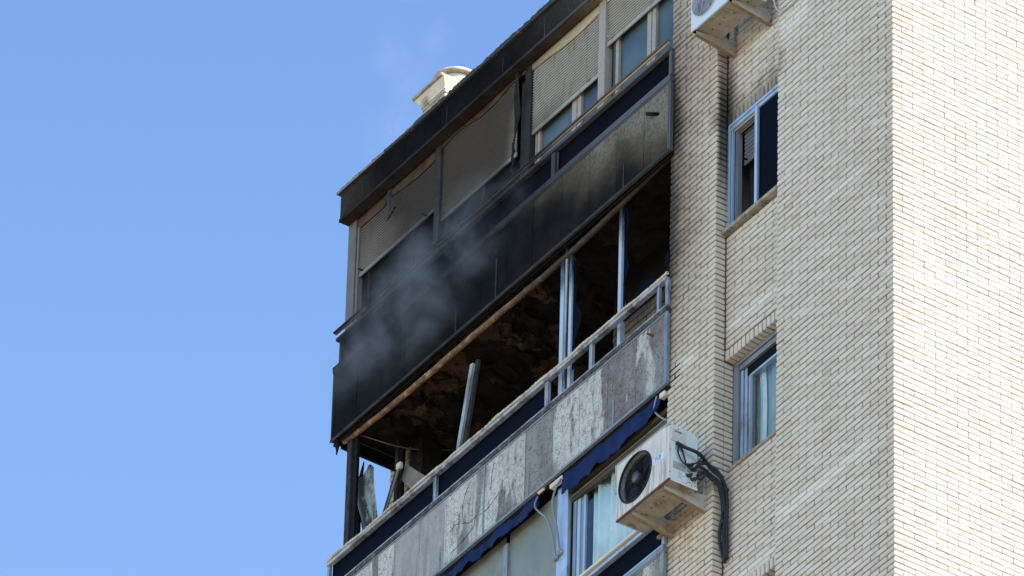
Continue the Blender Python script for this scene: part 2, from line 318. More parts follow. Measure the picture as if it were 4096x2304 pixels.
# air conditioners
_m = NT('stained_white_enamel'); _m.pos()
_k = _m.mix(_m.lin(_m.noise(7, 5, .6), .3, .7), (.54, .49, .45), (.62, .575, .54))
_st = _m.math('MULTIPLY', _m.step(_m.noise(26, 5, .65, stretch=(1, 1, .07)), .47, .66), _m.step(_m.y, -.47, -.49, 0, 1))
_k = _m.mix(_m.math('MULTIPLY', _st, .75), _k, (.17, .135, .125))
_k = _m.mix(_m.step(_m.y, -.49, -.47), _k, (.56, .61, .61)); M['ac_white'] = _m.bsdf(_k, .45, 0, None, .4)
M['ac_top'] = simple('clean_white_enamel', (.58, .63, .70), .4, 0, .06, 6)
M['ac_under'] = simple('dirty_bounce_tinted_underside', (.34, .30, .225), .6, 0, .2, 8, dirt=.3, dirtc=(.15, .10, .05))  # tan base carries the warm ground bounce; the blotches are dirt
M['rust'] = simple('rusty_red_edge', (.14, .045, .032), .8, 0, .35, 20, dirt=.3, dirtc=(.06, .03, .02))
M['bracket'] = simple('galvanised_bracket', (.42, .41, .38), .5, .1, .15, 9, dirt=.22, dirtc=(.28, .14, .045))
M['bracket_rust'] = simple('rust_stained_bracket', (.27, .185, .10), .7, .05, .35, 11, dirt=.35, dirtc=(.14, .055, .02))
M['fan_black'] = simple('black_plastic', (.008, .009, .012), .5, 0, .2, 9, spec=.2)
M['hub'] = simple('blue_grey_hub', (.085, .095, .125), .5, 0, .15, 9)
M['hole'] = simple('dark_hollow', (.006, .006, .008), .9, 0, .1, 9, spec=.1)
M['grille_w'] = simple('white_wire', (.52, .56, .62), .4, 0, .1, 9)
M['cover'] = simple('beige_plastic_cover', (.50, .485, .45), .5, 0, .08, 9)
M['sticker_g'] = simple('grey_label', (.30, .32, .33), .5, 0, .25, 60)
M['sticker_w'] = simple('white_label', (.62, .68, .76), .4, 0, .05, 9)
M['ink_b'] = simple('blue_print', (.02, .17, .42), .5, 0, .05, 9)
M['ink_g'] = simple('grey_print', (.14, .15, .17), .6, 0, .05, 9)
M['pipe'] = simple('black_pipe_foam', (.010, .012, .02), .65, 0, .35, 30, spec=.4, bump=.4)
M['cable'] = simple('grey_cable', (.45, .44, .42), .6, 0, .1, 9)
M['valve'] = simple('oily_valve', (.03, .032, .038), .4, .4, .3, 20)
M['arm'] = simple('awning_arm_paint', (.19, .215, .25), .4, .2, .12, 9, dirt=.2, dirtc=(.2, .19, .18))
M['cream'] = simple('cream_render', (.62, .57, .47), .85, 0, .12, 6, dirt=.2, dirtc=(.22, .18, .13), spec=.2)
M['clay'] = simple('lichened_clay', (.40, .33, .27), .9, 0, .3, 16, dirt=.35, dirtc=(.17, .14, .11), spec=.2, bump=.5)
M['body'] = simple('plain_render', (.45, .40, .34), .9, 0, .15, 2)
M['roofing'] = simple('tarred_roof_edge', (.02, .018, .018), .8, 0, .4, 12, dirt=.2, dirtc=(.12, .10, .09))
M['roofing_light'] = simple('bare_zinc_edge', (.22, .19, .16), .7, 0, .4, 14, dirt=.45, dirtc=(.05, .045, .04))
def ground_mat():
    m = NT('dry_ground'); m.pos()
    k = m.mix(m.lin(m.noise(.05, 6, .6), .35, .65), (.20, .17, .13), (.34, .29, .22)); return m.bsdf(k, .95, 0, None, .1)
M['ground'] = ground_mat()

# ------------------------------------------------------------------ mesh helpers
ORG = {}
class MB:
    def __init__(s): s.v = []; s.f = []; s.t = []; s.sm = []
    def add(s, vs, fs, tint=0.0, smooth=False):
        o = len(s.v); s.v += [tuple(p) for p in vs]; s.f += [tuple(i + o for i in f) for f in fs]
        s.t += [tint] * len(fs); s.sm += [smooth] * len(fs); return s
    def box(s, x0, x1, y0, y1, z0, z1, tint=0.0):
        v = [(x, y, z) for x in (x0, x1) for y in (y0, y1) for z in (z0, z1)]
        return s.add(v, [(0, 1, 3, 2), (4, 6, 7, 5), (0, 4, 5, 1), (2, 3, 7, 6), (0, 2, 6, 4), (1, 5, 7, 3)], tint)
    def hexa(s, q0, q1):
        "two quads joined"
        return s.add(list(q0) + list(q1), [(3, 2, 1, 0), (4, 5, 6, 7), (0, 1, 5, 4), (1, 2, 6, 5), (2, 3, 7, 6), (3, 0, 4, 7)])
    def bevbox(s, x0, x1, y0, y1, z0, z1, c=.004, tint=0.0, jit=0.0, rnd=random):
        cs = []
        X = (x0, x1); Y = (y0, y1); Z = (z0, z1); vs = []; idx = {}
        for ix in (0, 1):
            for iy in (0, 1):
                for iz in (0, 1):
                    sx, sy, sz = (1 if ix == 0 else -1), (1 if iy == 0 else -1), (1 if iz == 0 else -1)
                    jx, jy, jz = ((rnd.uniform(-jit, jit)) for _ in range(3))
                    cc = c * rnd.uniform(.7, 1.5) if jit else c
                    p = (X[ix] + jx, Y[iy] + jy * .6, Z[iz] + jz)
                    for a, q in enumerate(((p[0], p[1] + sy * cc, p[2] + sz * cc), (p[0] + sx * cc, p[1], p[2] + sz * cc), (p[0] + sx * cc, p[1] + sy * cc, p[2]))):
                        idx[(ix, iy, iz, a)] = len(vs); vs.append(q)
        g = lambda ix, iy, iz, a: idx[(ix, iy, iz, a)]
        fs = []
        fs += [(g(0,0,0,0), g(0,0,1,0), g(0,1,1,0), g(0,1,0,0)), (g(1,0,0,0), g(1,1,0,0), g(1,1,1,0), g(1,0,1,0))]
        fs += [(g(0,0,0,1), g(1,0,0,1), g(1,0,1,1), g(0,0,1,1)), (g(0,1,0,1), g(0,1,1,1), g(1,1,1,1), g(1,1,0,1))]
        fs += [(g(0,0,0,2), g(0,1,0,2), g(1,1,0,2), g(1,0,0,2)), (g(0,0,1,2), g(1,0,1,2), g(1,1,1,2), g(0,1,1,2))]
        for iy in (0, 1):
            for iz in (0, 1): fs.append((g(0,iy,iz,1), g(1,iy,iz,1), g(1,iy,iz,2), g(0,iy,iz,2)) if (iy == iz) else (g(0,iy,iz,2), g(1,iy,iz,2), g(1,iy,iz,1), g(0,iy,iz,1)))
        for ix in (0, 1):
            for iz in (0, 1): fs.append((g(ix,0,iz,0), g(ix,1,iz,0), g(ix,1,iz,2), g(ix,0,iz,2)))
        for ix in (0, 1):
            for iy in (0, 1): fs.append((g(ix,iy,0,0), g(ix,iy,1,0), g(ix,iy,1,1), g(ix,iy,0,1)))
        for ix in (0, 1):
            for iy in (0, 1):
                for iz in (0, 1): fs.append((g(ix,iy,iz,0), g(ix,iy,iz,1), g(ix,iy,iz,2)))
        return s.add(vs, fs, tint)
    def tube(s, pts, r, n=8, cap=True, tint=0.0):
        pts = [Vector(p) for p in pts]; rs = r if isinstance(r, (list, tuple)) else [r] * len(pts)
        vs = []; fs = []; up = None
        for i, p in enumerate(pts):
            d = (pts[min(i + 1, len(pts) - 1)] - pts[max(i - 1, 0)]).normalized()
            if up is None: up = Vector((0, 0, 1)) if abs(d.z) < .9 else Vector((1, 0, 0))
            a = (up - d * up.dot(d)).normalized(); b = d.cross(a); up = a
            for k in range(n):
                th = 2 * math.pi * k / n; vs.append(p + (a * math.cos(th) + b * math.sin(th)) * rs[i])
        for i in range(len(pts) - 1):
            for k in range(n): fs.append((i * n + k, i * n + (k + 1) % n, (i + 1) * n + (k + 1) % n, (i + 1) * n + k))
        if cap: fs += [tuple(range(n))[::-1], tuple(range((len(pts) - 1) * n, len(pts) * n))]
        return s.add(vs, fs, tint, True)
    def bar(s, p0, p1, wx, wy, twist=0.0):
        "rectangular bar p0-p1, wx wide along the first side axis, wy along the second"
        p0, p1 = Vector(p0), Vector(p1); d = (p1 - p0).normalized()
        ref = Vector((0, 1, 0)) if abs(d.y) < .9 else Vector((0, 0, 1))
        a = ref.cross(d).normalized(); b = d.cross(a)
        if twist: q = Matrix.Rotation(twist, 3, d); a = q @ a; b = q @ b
        f = lambda p: [p + a * sx * wx / 2 + b * sy * wy / 2 for sx, sy in ((-1, -1), (1, -1), (1, 1), (-1, 1))]
        return s.hexa(f(p0), f(p1))
    def grid(s, fn, nu, nv, thick=0.0, nrm=(0, 1, 0), tint=0.0, smooth=True):
        P = [[Vector(fn(i / nu, j / nv)) for i in range(nu + 1)] for j in range(nv + 1)]
        vs = [p for r_ in P for p in r_]; W_ = nu + 1
        fs = [(j * W_ + i, j * W_ + i + 1, (j + 1) * W_ + i + 1, (j + 1) * W_ + i) for j in range(nv) for i in range(nu)]
        if thick:
            k = len(vs); nn = Vector(nrm) * thick; vs = vs + [p + nn for p in vs]
            fs += [tuple(q + k for q in f)[::-1] for f in fs]
            rim = [i for i in range(W_)] + [j * W_ + nu for j in range(1, nv + 1)] + [nv * W_ + i for i in range(nu - 1, -1, -1)] + [j * W_ for j in range(nv - 1, 0, -1)]
            for a_, b_ in zip(rim, rim[1:] + rim[:1]): fs.append((b_, a_, a_ + k, b_ + k))
        return s.add(vs, fs, tint, smooth)
    def build(s, name, mat, parent=None, kind=None, label=None):
        o0 = ORG.get(parent.name, (0, 0, 0)) if parent else (0, 0, 0)
        me = bpy.data.meshes.new(name)
        me.from_pydata([(p[0] - o0[0], p[1] - o0[1], p[2] - o0[2]) for p in s.v], [], s.f)
        me.polygons.foreach_set('use_smooth', s.sm)
        if any(s.t):
            at = me.attributes.new('tint', 'FLOAT', 'FACE'); at.data.foreach_set('value', s.t)
        for mm in (mat if isinstance(mat, list) else [mat]): me.materials.append(mm)
        me.update()
        o = bpy.data.objects.new(name, me); col.objects.link(o)
        if parent: o.parent = parent; ORG[o.name] = o0
        if kind: o['kind'] = kind
        if label: o['label'] = label
        return o

def smooth(pts, n=6):
    out = []
    P_ = [Vector(p) for p in pts]; P_ = [P_[0] * 2 - P_[1]] + P_ + [P_[-1] * 2 - P_[-2]]
    for i in range(1, len(P_) - 2):
        for k in range(n):
            s_ = k / n; a, b, c, d = P_[i - 1:i + 3]
            out.append(.5 * ((2 * b) + (c - a) * s_ + (2 * a - 5 * b + 4 * c - d) * s_ ** 2 + (3 * b - a - 3 * c + d) * s_ ** 3))
    out.append(P_[-2]); return out
def thing(name, label, cat, loc, group=None):
    o = bpy.data.objects.new(name, None); col.objects.link(o)
    o.location = (loc[0], loc[1], loc[2] + ZO); ORG[o.name] = loc; o.empty_display_size = .3
    o['label'] = label; o['category'] = cat
    if group: o['group'] = group
    return o
def holder(name, parent):
    "a part that only carries sub-parts"
    o = bpy.data.objects.new(name, None); col.objects.link(o); o.parent = parent; ORG[o.name] = ORG[parent.name]; return o

# ------------------------------------------------------------------ ground
g = MB(); N = 48
g.add([(0, 0, 0)] + [(3000 * math.cos(2 * math.pi * i / N), 3000 * math.sin(2 * math.pi * i / N), 0) for i in range(N)], [(0, i + 1, (i + 1) % N + 1) for i in range(N)])
go = g.build('ground', M['ground']); go['kind'] = 'structure'

# ------------------------------------------------------------------ building
B = thing('apartment_building', 'cream brick apartment block whose top balconies are blackened by a fire', 'building', (-4.0, 4.0, -ZO))
P = .06751                       # course height
XL, XP, XA, XE = -9.60, -3.652, -2.878, -1.865      # balcony end, pier edge, pier arris, recess/corner wall edge
RY = .125                         # recess depth
ZT, ZB = 2.55, -7.2              # courses built between these heights
J = .0145                        # bed joint
JV = .0105                       # head joint
MD = .013                       # joint depth
rows = [r for r in range(int(-ZT / P), int(-ZB / P))]
def zr(r): return -(r + .5) * P, -(r - .5) * P
def tint():
    t = random.random(); return .02 + (t ** 1.3) * .8 + (random.random() < .06) * .5

def mortar_sheet(name, x0, x1, y, z0, z1, parent, side=False):
    s = MB(); nu = max(2, int((x1 - x0) / .025)); nv = int((z1 - z0) / .025)
    rnd = random.Random(hash(name) % 1000 if False else len(name))
    def fn(u, v):
        a = x0 + (x1 - x0) * u; z = z0 + (z1 - z0) * v; d = MD + rnd.uniform(-.0025, .0025)
        if u in (0, 1): d = MD
        return (-d, a, z) if side else (a, y + d, z)
    return s.grid(fn, nu, nv, 0, smooth=False).build(name, M['mortar'], parent)

# --- corner wall (faces the street) and the sunlit side wall, bonded at the arris
corner = MB().box(XE + .002, -.03, .03, 3.0, ZB, ZT).build('corner_wall', M['mortar'], B)
side = MB().box(-.5, -.016, 3.002, 14.0, ZB, ZT).build('side_wall', M['mortar'], B)
mortar_sheet('mortar_bed', XE, -MD, 0, ZB, ZT, corner)
mortar_sheet('mortar_bed', MD, 3.6, 0, ZB, ZT, side, True)
cb, sb = MB(), MB(); side_list = []
D = .1
for r in rows:
    z0, z1 = zr(r); dz = (random.uniform(-.001, .001))
    z0 += J / 2; z1 -= J / 2
    odd = r % 2
    # corner brick: stretcher on the side face in even courses
    jx = -.117 if not odd else -.2425; jy = .2325 if not odd else .1075
    cb.bevbox(jx + JV / 2, 0.001 + random.uniform(-.002, .002), random.uniform(-.002, .002), jy - JV / 2, z0 + dz, z1 + dz, .0065, tint(), .0015)
    c = 0 if not odd else 1
    while True:                                     # leftwards on the street face
        xr = -(.121 + .125 * c); xl = xr - .25
        if xr < XE + .03: break
        xl = max(xl, XE + .001)
        w_ = random.uniform(-.0025, .0025)
        cb.bevbox(xl + (JV / 2 if xl > XE + .01 else 0) , xr - JV / 2, w_, D, z0 + random.uniform(-.001, .001), z1 + random.uniform(-.001, .001), .005, tint(), .002)
        c += 2
    y = jy
    while y < 3.5:
        side_list.append((y + JV / 2, y + .25 - JV / 2, z0 - .0012, z1 + .0012, tint() * .6)); y += .25
cb.build('brick_courses', M['brick'], corner, kind='stuff')
# side wall: the bricks that show largest are single bricks, the others one mass
CAMP = Vector((54.334, -40.263, -54.997))
inview = [b for b in side_list if b[0] < 1.75 and -6.55 < b[2] < .4]
inview.sort(key=lambda b: (CAMP - Vector((0, b[0], b[2]))).length)
single = set(id(b) for b in inview[:230])
protos = []
rr = random.Random(5)
for k in range(10):
    mb = MB().bevbox(-D, 0, -.125 + JV / 2, .125 - JV / 2, -(P - J + .0024) / 2, (P - J + .0024) / 2, .005, 0, .002, rr)
    me = bpy.data.meshes.new('brick'); me.from_pydata(mb.v, [], mb.f); me.materials.append(M['brick']); protos.append(me)
so = ORG[side.name]
for b in side_list:
    if id(b) in single:
        o = bpy.data.objects.new('brick', random.choice(protos)); o.parent = side
        o.location = (random.uniform(-.0025, .0025) - so[0], (b[0] + b[1]) / 2 - so[1], (b[2] + b[3]) / 2 - so[2])
        o['tint'] = b[4]; col.objects.link(o)
    else:
        w_ = random.uniform(-.0025, .0025)
        sb.bevbox(-D, w_, b[0], b[1], b[2], b[3], .005, b[4], .002)
sb.build('brick_courses', M['brick'], side, kind='stuff')

# --- left pier beside the balconies
pier = MB().box(XP + .016, XA - .016, .016, .9, ZB, ZT).build('pier_wall', M['mortar'], B)
mortar_sheet('mortar_bed', XP + .004, XA - MD, 0, ZB, ZT, pier)
pb = MB()
for r in rows:
    z0, z1 = zr(r); z0 += J / 2; z1 -= J / 2; odd = r % 2
    js = [0, .121, .323, .524, .774] if odd else [0, .239, .441, .642, .774]
    for i in range(len(js) - 1):
        a = XP + js[i] + (JV / 2 if i else random.uniform(-.006, .004)); b = XP + js[i + 1] - (JV / 2 if i < len(js) - 2 else 0)
        last = i == len(js) - 2
        pb.bevbox(a, b, random.uniform(-.0025, .0025), (RY - .004 + (.005 if 0 else 0)) if last else D, z0 + random.uniform(-.001, .001), z1 + random.uniform(-.001, .001), .0055, tint(), .0018)
pb.build('brick_courses', M['brick'], pier, kind='stuff')

# --- recessed wall with the two windows
W1 = (-.99, .335)      # upper window opening
W2 = (-3.87, -2.53)     # middle window opening
W3 = (-7.2, -5.40)      # bottom window opening
recs = []
for z0, z1 in ((W1[1] + .12, ZT), (W2[1] + .12, W1[0] - .06), (W3[1] + .12, W2[0] - .05)):
    recs.append(MB().box(XA - .05, XE + .35, RY + .014, RY + .13, z0, z1).build('recess_wall', M['mortar'], B))
rec = recs[0]
rb = MB()
for r in rows:
    z0, z1 = zr(r); z0 += J / 2; z1 -= J / 2; odd = r % 2
    if any(a - .03 < (z0 + z1) / 2 < b + .12 for a, b in (W1, W2, W3)): continue
    js = [XA + .004] + [XA + .002 + .27 + k * .25 - (.125 if odd else 0) for k in range(6)]
    for a, b in zip(js, js[1:]):
        rb.bevbox(a + JV / 2, b - JV / 2, RY + random.uniform(-.0025, .0025), RY + D, z0 + random.uniform(-.001, .001), z1 + random.uniform(-.001, .001), .005, tint(), .002)
rb.build('brick_courses', M['brick'], rec, kind='stuff')
for zt, n in ((W1[1], 'a'), (W2[1], 'b'), (W3[1], 'c')):
    x = XA + .006; k = 0
    MB().box(XA - .05, XE + .35, RY + MD, RY + .112, zt + .012, zt + .119).build('lintel_mortar', M['mortar'], rec)
    while x < XE + .3:
        q = MB().bevbox(x, x + .0675 - J, RY + random.uniform(-.003, .003), RY + .112, zt + random.uniform(-.003, .002), zt + .115, .006, .3 + tint() * .6, .002)
        q.build('soldier_brick', M['brick'], rec); x += .0675
# reveal bricks: the return of the pier beside the windows
rv = MB()
for (a, b), dep in ((W1, .03), (W2, .10), (W3, .10)):
    for r in rows:
        z0, z1 = zr(r); z0 += J / 2; z1 -= J / 2
        if not (a - .02 < (z0 + z1) / 2 < b): continue
        w_ = random.uniform(-.002, .002)
        rv.bevbox(XA - .11, XA + w_, RY + .002, RY + dep, z0, z1, .004, tint(), .0015)
rv.build('reveal_bricks', M['brick'], pier, kind='stuff')
MB().box(XA - .2, XA - .014, RY + .001, RY + .13, ZB, ZT).build('reveal_mortar', M['mortar'], pier)

# --- bulk of the block
body = MB()
body.box(XL + .05, -.02, 1.6, 13.9, ZB, 3.2); body.box(XL + .05, -.015, .02, 14.0, -ZO, ZB); 
body.box(XL + .05, -.02, 3.0, 13.9, 3.2, 3.5)
body = body.build('main_block', M['body'], B)
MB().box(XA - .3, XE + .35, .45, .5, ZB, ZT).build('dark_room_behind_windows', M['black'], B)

# ------------------------------------------------------------------ windows in the recess
def slab(z, x0, x1, y0, y1, t, par, name='window_sill'):
    return MB().bevbox(x0, x1, y0, y1, z - t, z, .006).build(name, M['sill'], par)
# upper window: white aluminium with the sky's blue put into its colour, right sash closed navy, left sash open with a half lowered shutter
wz0, wz1 = -.985, .333; yf = RY + .006
wf = MB(); x0, x1 = XA + .012, XE + .3
wf.box(x0, x0 + .018, yf, yf + .02, wz0, wz1 - .03)
wf.box(x0 + .026, x0 + .042, yf + .02, yf + .05, wz0, wz1 - .05)
wf.box(x0, x1, yf, yf + .05, wz1 - .030, wz1); wf.box(x0 + .024, x1, yf + .012, yf + .09, wz1 - .072, wz1 - .034)
win1 = wf.build('window', M['alu_clean'], B, label='white aluminium window coloured with reflected sky blue, with smoky stains, half lowered shutter in its left sash')
MB().box(-2.432, -2.388, yf + .004, yf + .06, wz0, wz1 - .036).build('mullion', M['alu_clean'], win1)
MB().box(x0 + .056, x0 + .066, yf + .05, yf + .1, wz0, wz1 - .09).build('frame', M['alu'], win1)
MB().box(x0 + .072, x0 + .082, yf + .06, yf + .11, wz0, wz1 - .09).build('frame', M['alu'], win1)
MB().box(-2.388, x1, yf + .03, yf + .036, wz0, wz1 - .072).build('pane', M['navy'], win1)
for k in range(3): MB().box(x0 + .06, -2.432, yf + .03 + k * .025, yf + .036 + k * .025, wz1 - .10 - k * .006, wz1 - .075 - k * .004).build('track', M['frame_t'], win1)
def slat(x0, x1, y, z, h, mat, par, sag=None, n=2, d=.008):
    m_ = MB()
    def fn(u, v):
        zz = z + h * v; yy = y - d * math.sin(math.pi * min(1, v * 1.12)) ** .7 if v < .9 else y + .002
        xx = x0 + (x1 - x0) * u; dz = sag(u) if sag else 0
        return (xx, yy, zz + dz)
    m_.grid(fn, n, 6, .0, smooth=False)
    return m_.build('slat', mat, par)
M['slat_grey'] = simple('dusty_grey_slat', (.11, .115, .13), .6, 0, .2, 9)
rs1 = holder('roller_shutter', B)
zz = -.13
while zz < wz1 - .09:
    slat(x0 + .10, -2.433, yf + .13, zz, .0475, M['slat_grey'], rs1); zz += .05
MB().box(x0 + .10, -2.433, yf + .12, yf + .135, -.165, -.135).build('bottom_bar', M['slat_grey'], rs1)
MB().tube([(-2.72, yf + .12, -.12), (-2.72, yf + .075, -.125)], .012, 6).build('stop', M['black_metal'], rs1)
cur = MB(); fnc = lambda u, v: (-2.82 + .4 * u, yf + .22 + .02 * math.sin(u * 26) + .008 * math.sin(u * 61), wz0 + 1.1 * v)
cb1 = thing('curtain', 'black curtain hanging in the open left sash of the upper brick-framed window', 'curtain', (-2.62, yf + .22, wz0), 'window curtains')
cur.grid(fnc, 50, 2, .004).build('cloth', M['curtain_dark'], cb1)
slab(-.99, XA + .004, XE + .3, RY - .065, RY + .1, .045, B)
# middle window: satin aluminium, deep reveal, curtain behind the glass
yw = RY + .10; a0, a1 = W2
MBf = MB(); MBf.box(XA + .003, XA + .085, yw, yw + .09, a0, a1 - .03); MBf.box(XA + .003, XE + .3, yw - .003, yw + .05, a1 - .05, a1 - .002)
MBf.box(XA + .09, XE + .3, yw + .01, yw + .06, a1 - .115, a1 - .06)
win2 = MBf.build('window', M['alu'], B, label='satin aluminium window with a striped frame and a pale curtain behind the glass')
for k in range(3): MB().box(XA + .10 + k * .05, XA + .137 + k * .05, yw + .02 + k * .012, yw + .06 + k * .012, a0, a1 - .13).build('frame', M['alu_clean'], win2)
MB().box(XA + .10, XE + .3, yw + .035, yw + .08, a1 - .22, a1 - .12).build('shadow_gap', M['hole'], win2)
MB().box(XA + .245, -2.15, yw + .03, yw + .07, a1 - .26, a1 - .235).build('frame', M['alu_clean'], win2)
MB().box(XA + .245, XA + .275, yw + .03, yw + .07, a0, a1 - .26).build('frame', M['alu'], win2)
MB().box(-2.165, -2.125, yw + .02, yw + .07, a0, a1 - .16).build('frame', M['alu_clean'], win2); MB().box(-2.12, XE + .3, yw + .01, yw + .06, a0, a1 - .16).build('frame', M['alu_clean'], win2)
MB().box(XA + .275, -2.165, yw + .045, yw + .051, a0, a1 - .26).build('pane', M['glass'], win2)
cb2 = thing('curtain', 'grey green curtain drawn behind the glass of the middle brick-framed window', 'curtain', (-2.3, yw + .14, a0), 'window curtains')
MB().grid(lambda u, v: (-2.66 + .56 * u, yw + .12 + .018 * math.sin(u * 21) + .006 * math.sin(u * 50), a0 + 1.2 * v), 50, 2, .004).build('cloth', M['curtain_green'], cb2)
MB().grid(lambda u, v: (-2.585 + .03 * math.sin(v * 3) + .09 * u, yw + .10 + .01 * math.sin(u * 9), a0 + 1.15 * v), 8, 10, .004).build('tieback', M['curtain'], cb2)
slab(-3.865, -2.79, XE + .3, RY - .025, yw + .03, .035, B)
# bottom window: only its head shows
MB().box(XA + .003, XE + .3, yw, yw + .06, W3[1] - .06, W3[1] - .01).build('window', M['alu'], B, label='head of a window just entering the view at the bottom')

# ------------------------------------------------------------------ balcony slabs, ceiling, rooms
YP, YG, YW = -.05, .0, .06          # panel plane, glass band plane, window plane
ci = MB()
def cf(u, v):
    x = XL + .05 + (XP + .35 - XL) * u; y = .02 + 3.4 * v
    return (x, y, .53 + random.uniform(-.0025, .0025) - .012 * max(0, math.sin(x * 5.1 + y * 3) * math.sin(y * 7 - x)))
ci.grid(cf, 110, 50, .0, smooth=False).build('burnt_ceiling', M['ceiling'], B)
fl = MB()
rnd = random.Random(3)
for k in range(60):      # curled plaster flakes still hanging from it
    cx, cy = rnd.uniform(-9.2, -5.8), rnd.uniform(.15, 1.0); L_, W_ = rnd.uniform(.08, .42), rnd.uniform(.04, .17); an = rnd.uniform(0, 3.1); cu = rnd.uniform(.02, .09)
    def ff(u, v, cx=cx, cy=cy, L_=L_, W_=W_, an=an, cu=cu):
        a = (u - .5) * L_; b = (v - .5) * W_ * (1 + .4 * math.sin(u * 9)); return (cx + a * math.cos(an) - b * math.sin(an), cy + a * math.sin(an) + b * math.cos(an), .515 - cu * (u ** 2) - .012 * math.sin(v * 5 + cx * 9))
    fl.grid(ff, 6, 3, .004, (0, 0, 1))
fl.build('plaster_flakes', M['ceiling'], B, kind='stuff')
sl = MB()
sl.box(XL + .02, XP + .2, .004, 1.6, .56, .72); sl.box(XL + .02, XP + .2, .004, 3.5, -2.40, -2.2); sl.box(XL + .02, XP + .2, .004, 1.6, -5.2, -5.05); sl.box(XL, XP + .2, .01, 3.0, 3.35, 3.62)
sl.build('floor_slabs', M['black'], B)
# rooms behind
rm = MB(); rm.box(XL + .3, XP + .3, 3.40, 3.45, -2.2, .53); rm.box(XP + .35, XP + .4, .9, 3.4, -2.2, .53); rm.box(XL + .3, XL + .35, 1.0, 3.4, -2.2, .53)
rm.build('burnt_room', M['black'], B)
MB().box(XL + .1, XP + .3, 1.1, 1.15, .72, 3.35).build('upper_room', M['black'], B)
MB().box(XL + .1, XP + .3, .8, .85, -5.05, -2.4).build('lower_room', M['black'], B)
# brick piers of the inner wall, standing free behind the balcony
def inner_pier(x0, x1, y, z0, z1, mat, l=.25, p=.0675, side_r=True, end=None):
    core = MB().box(x0 + .008, x1 - .008, y + .01, y + .24, z0, z1).build('inner_pier', M['mortar'] if mat is M['brick_tan'] else M['black'], B)
    z = z0; k = 0
    while z < z1:
        x = x0 + (0 if k % 2 else -l / 2)
        while x < x1:
            a, b = max(x, x0 + random.uniform(-.012, .004)), min(x + l, x1)
            if b - a > .03: MB().bevbox(a + .005, b - .005, y + random.uniform(-.003, .003), y + .1, z + .006, z + p - .006, .005, .3, .002).build('brick', mat, core)
            x += l
        z += p; k += 1
    return core
inner_pier(XL - .06, -9.06, .72, -1.35, .52, M['brick_tan'])
inner_pier(-5.80, XP + .3, .82, -1.95, -.02, M['brick_sooted'], .29, .078)
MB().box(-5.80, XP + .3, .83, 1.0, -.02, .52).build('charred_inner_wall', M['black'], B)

# ------------------------------------------------------------------ roof edge
fas = holder('roof_fascia', B)
seams = [XL, -8.94, -8.38, -7.75, -7.05, -6.45, -5.86, -5.25, -4.66, -4.1, XP + .05]
for a, b in zip(seams, seams[1:]):
    MB().bevbox(a + .002, b - .002, YP + random.uniform(-.0015, .0015), YP + .03, 3.285, 3.63, .003).build('fascia_panel', M['fascia'], fas)
MB().box(XL - .005, XP + .05, YP - .012, YP - .001, 3.262, 3.300).build('drip_edge', M['rail_t'], fas)
MB().box(XL, XP + .05, YP + .002, YP + .11, 3.262, 3.284).build('fascia_underside', M['under_t'], fas)
MB().box(XL - .004, XL + .03, YP + .001, 1.2, 3.263, 3.63).build('fascia_end', M['fascia'], fas)
MB().box(XL + .03, XP + .05, YP + .03, 1.3, 3.285, 3.34).build('fascia_backing', M['fascia'], fas)
cp = MB(); rnd = random.Random(11)
nn = 150; X0, X1 = XL - .03, XP + .05
top = [3.662 + .04 * i / nn + rnd.uniform(-.006, .012) + .008 * math.sin(i * .35) for i in range(nn + 1)]
for i in range(nn):
    a, b = X0 + (X1 - X0) * i / nn, X0 + (X1 - X0) * (i + 1) / nn
    cp.hexa([(a, YP - .03, 3.628), (a, .5, 3.628), (a, .5, top[i]), (a, YP - .03, top[i])], [(b, YP - .03, 3.628), (b, .5, 3.628), (b, .5, top[i + 1]), (b, YP - .03, top[i + 1])])
cpo = cp.build('coping', M['roofing'], fas)
MB().box(XL - .036, -8.75, YP - .036, YP - .031, 3.630, 3.660).build('coping_flashing', M['roofing_light'], fas)
for xx, l_ in ((-9.16, .26), (-8.62, .02), (-5.85, .25), (-7.62, .22), (-6.6, .2)):
    if l_ > .1: MB().box(xx - .008, xx + .008, YP - .006, YP - .002, 3.31, 3.31 + l_).build('clip_strip', M['alu_t'], fas)
tr = MB(); 
for k in range(30):
    xx = rnd.uniform(XL + .2, -4.2); tr.bevbox(xx, xx + rnd.uniform(.01, .05), YP - .031, YP + .02, 3.66, 3.672 + .03 * (xx - XL) / 6 + rnd.uniform(0, .01), .003)
tr.build('roof_debris', M['roofing'], B, kind='stuff')

# ------------------------------------------------------------------ top enclosure: posts, shutters, sliding panes
posts = [(-9.60, -9.455), (-7.985, -7.885), (-6.36, -6.25), (-5.045, -4.93), (XP - .03, XP + .06)]
for i, (a, b) in enumerate(posts[:4]):
    MB().bevbox(a, b, YW, YW + .10, 1.5, 3.285, .004).build('window_post', M['frame_left'] if i == 0 else M['frame_t'] if i == 3 else M['alu_t'] if i == 2 else M['soffit_edge'], B, label='clean beige post of the top enclosure' if i == 3 else None)
MB().box(-9.44, -9.405, YW + .01, YW + .07, 1.5, 3.2).build('window_post', M['frame_left'], B)
def shutter(a, b, zbot, ztop, par, sag=None, y=YW + .035):
    h = holder('roller_shutter', par); p = .0355; MB().box(a, b, y + .006, y + .008, zbot + .04, ztop).build('slat_gap_shade', M['black'], h)  # black sheet added behind the slats to draw the shade between them
    z = zbot + .045
    while z < ztop:
        t = slat(a, b, y, z, p - .011, M['shutter'], h, sag, 12 if sag else 2, .012); z += p
    MB().bevbox(a, b, y - .012, y + .006, zbot, zbot + .043, .003).build('bottom_bar', M['shutter'], h); return h
sh1 = shutter(-9.405, -7.99, 2.485, 3.22, B)
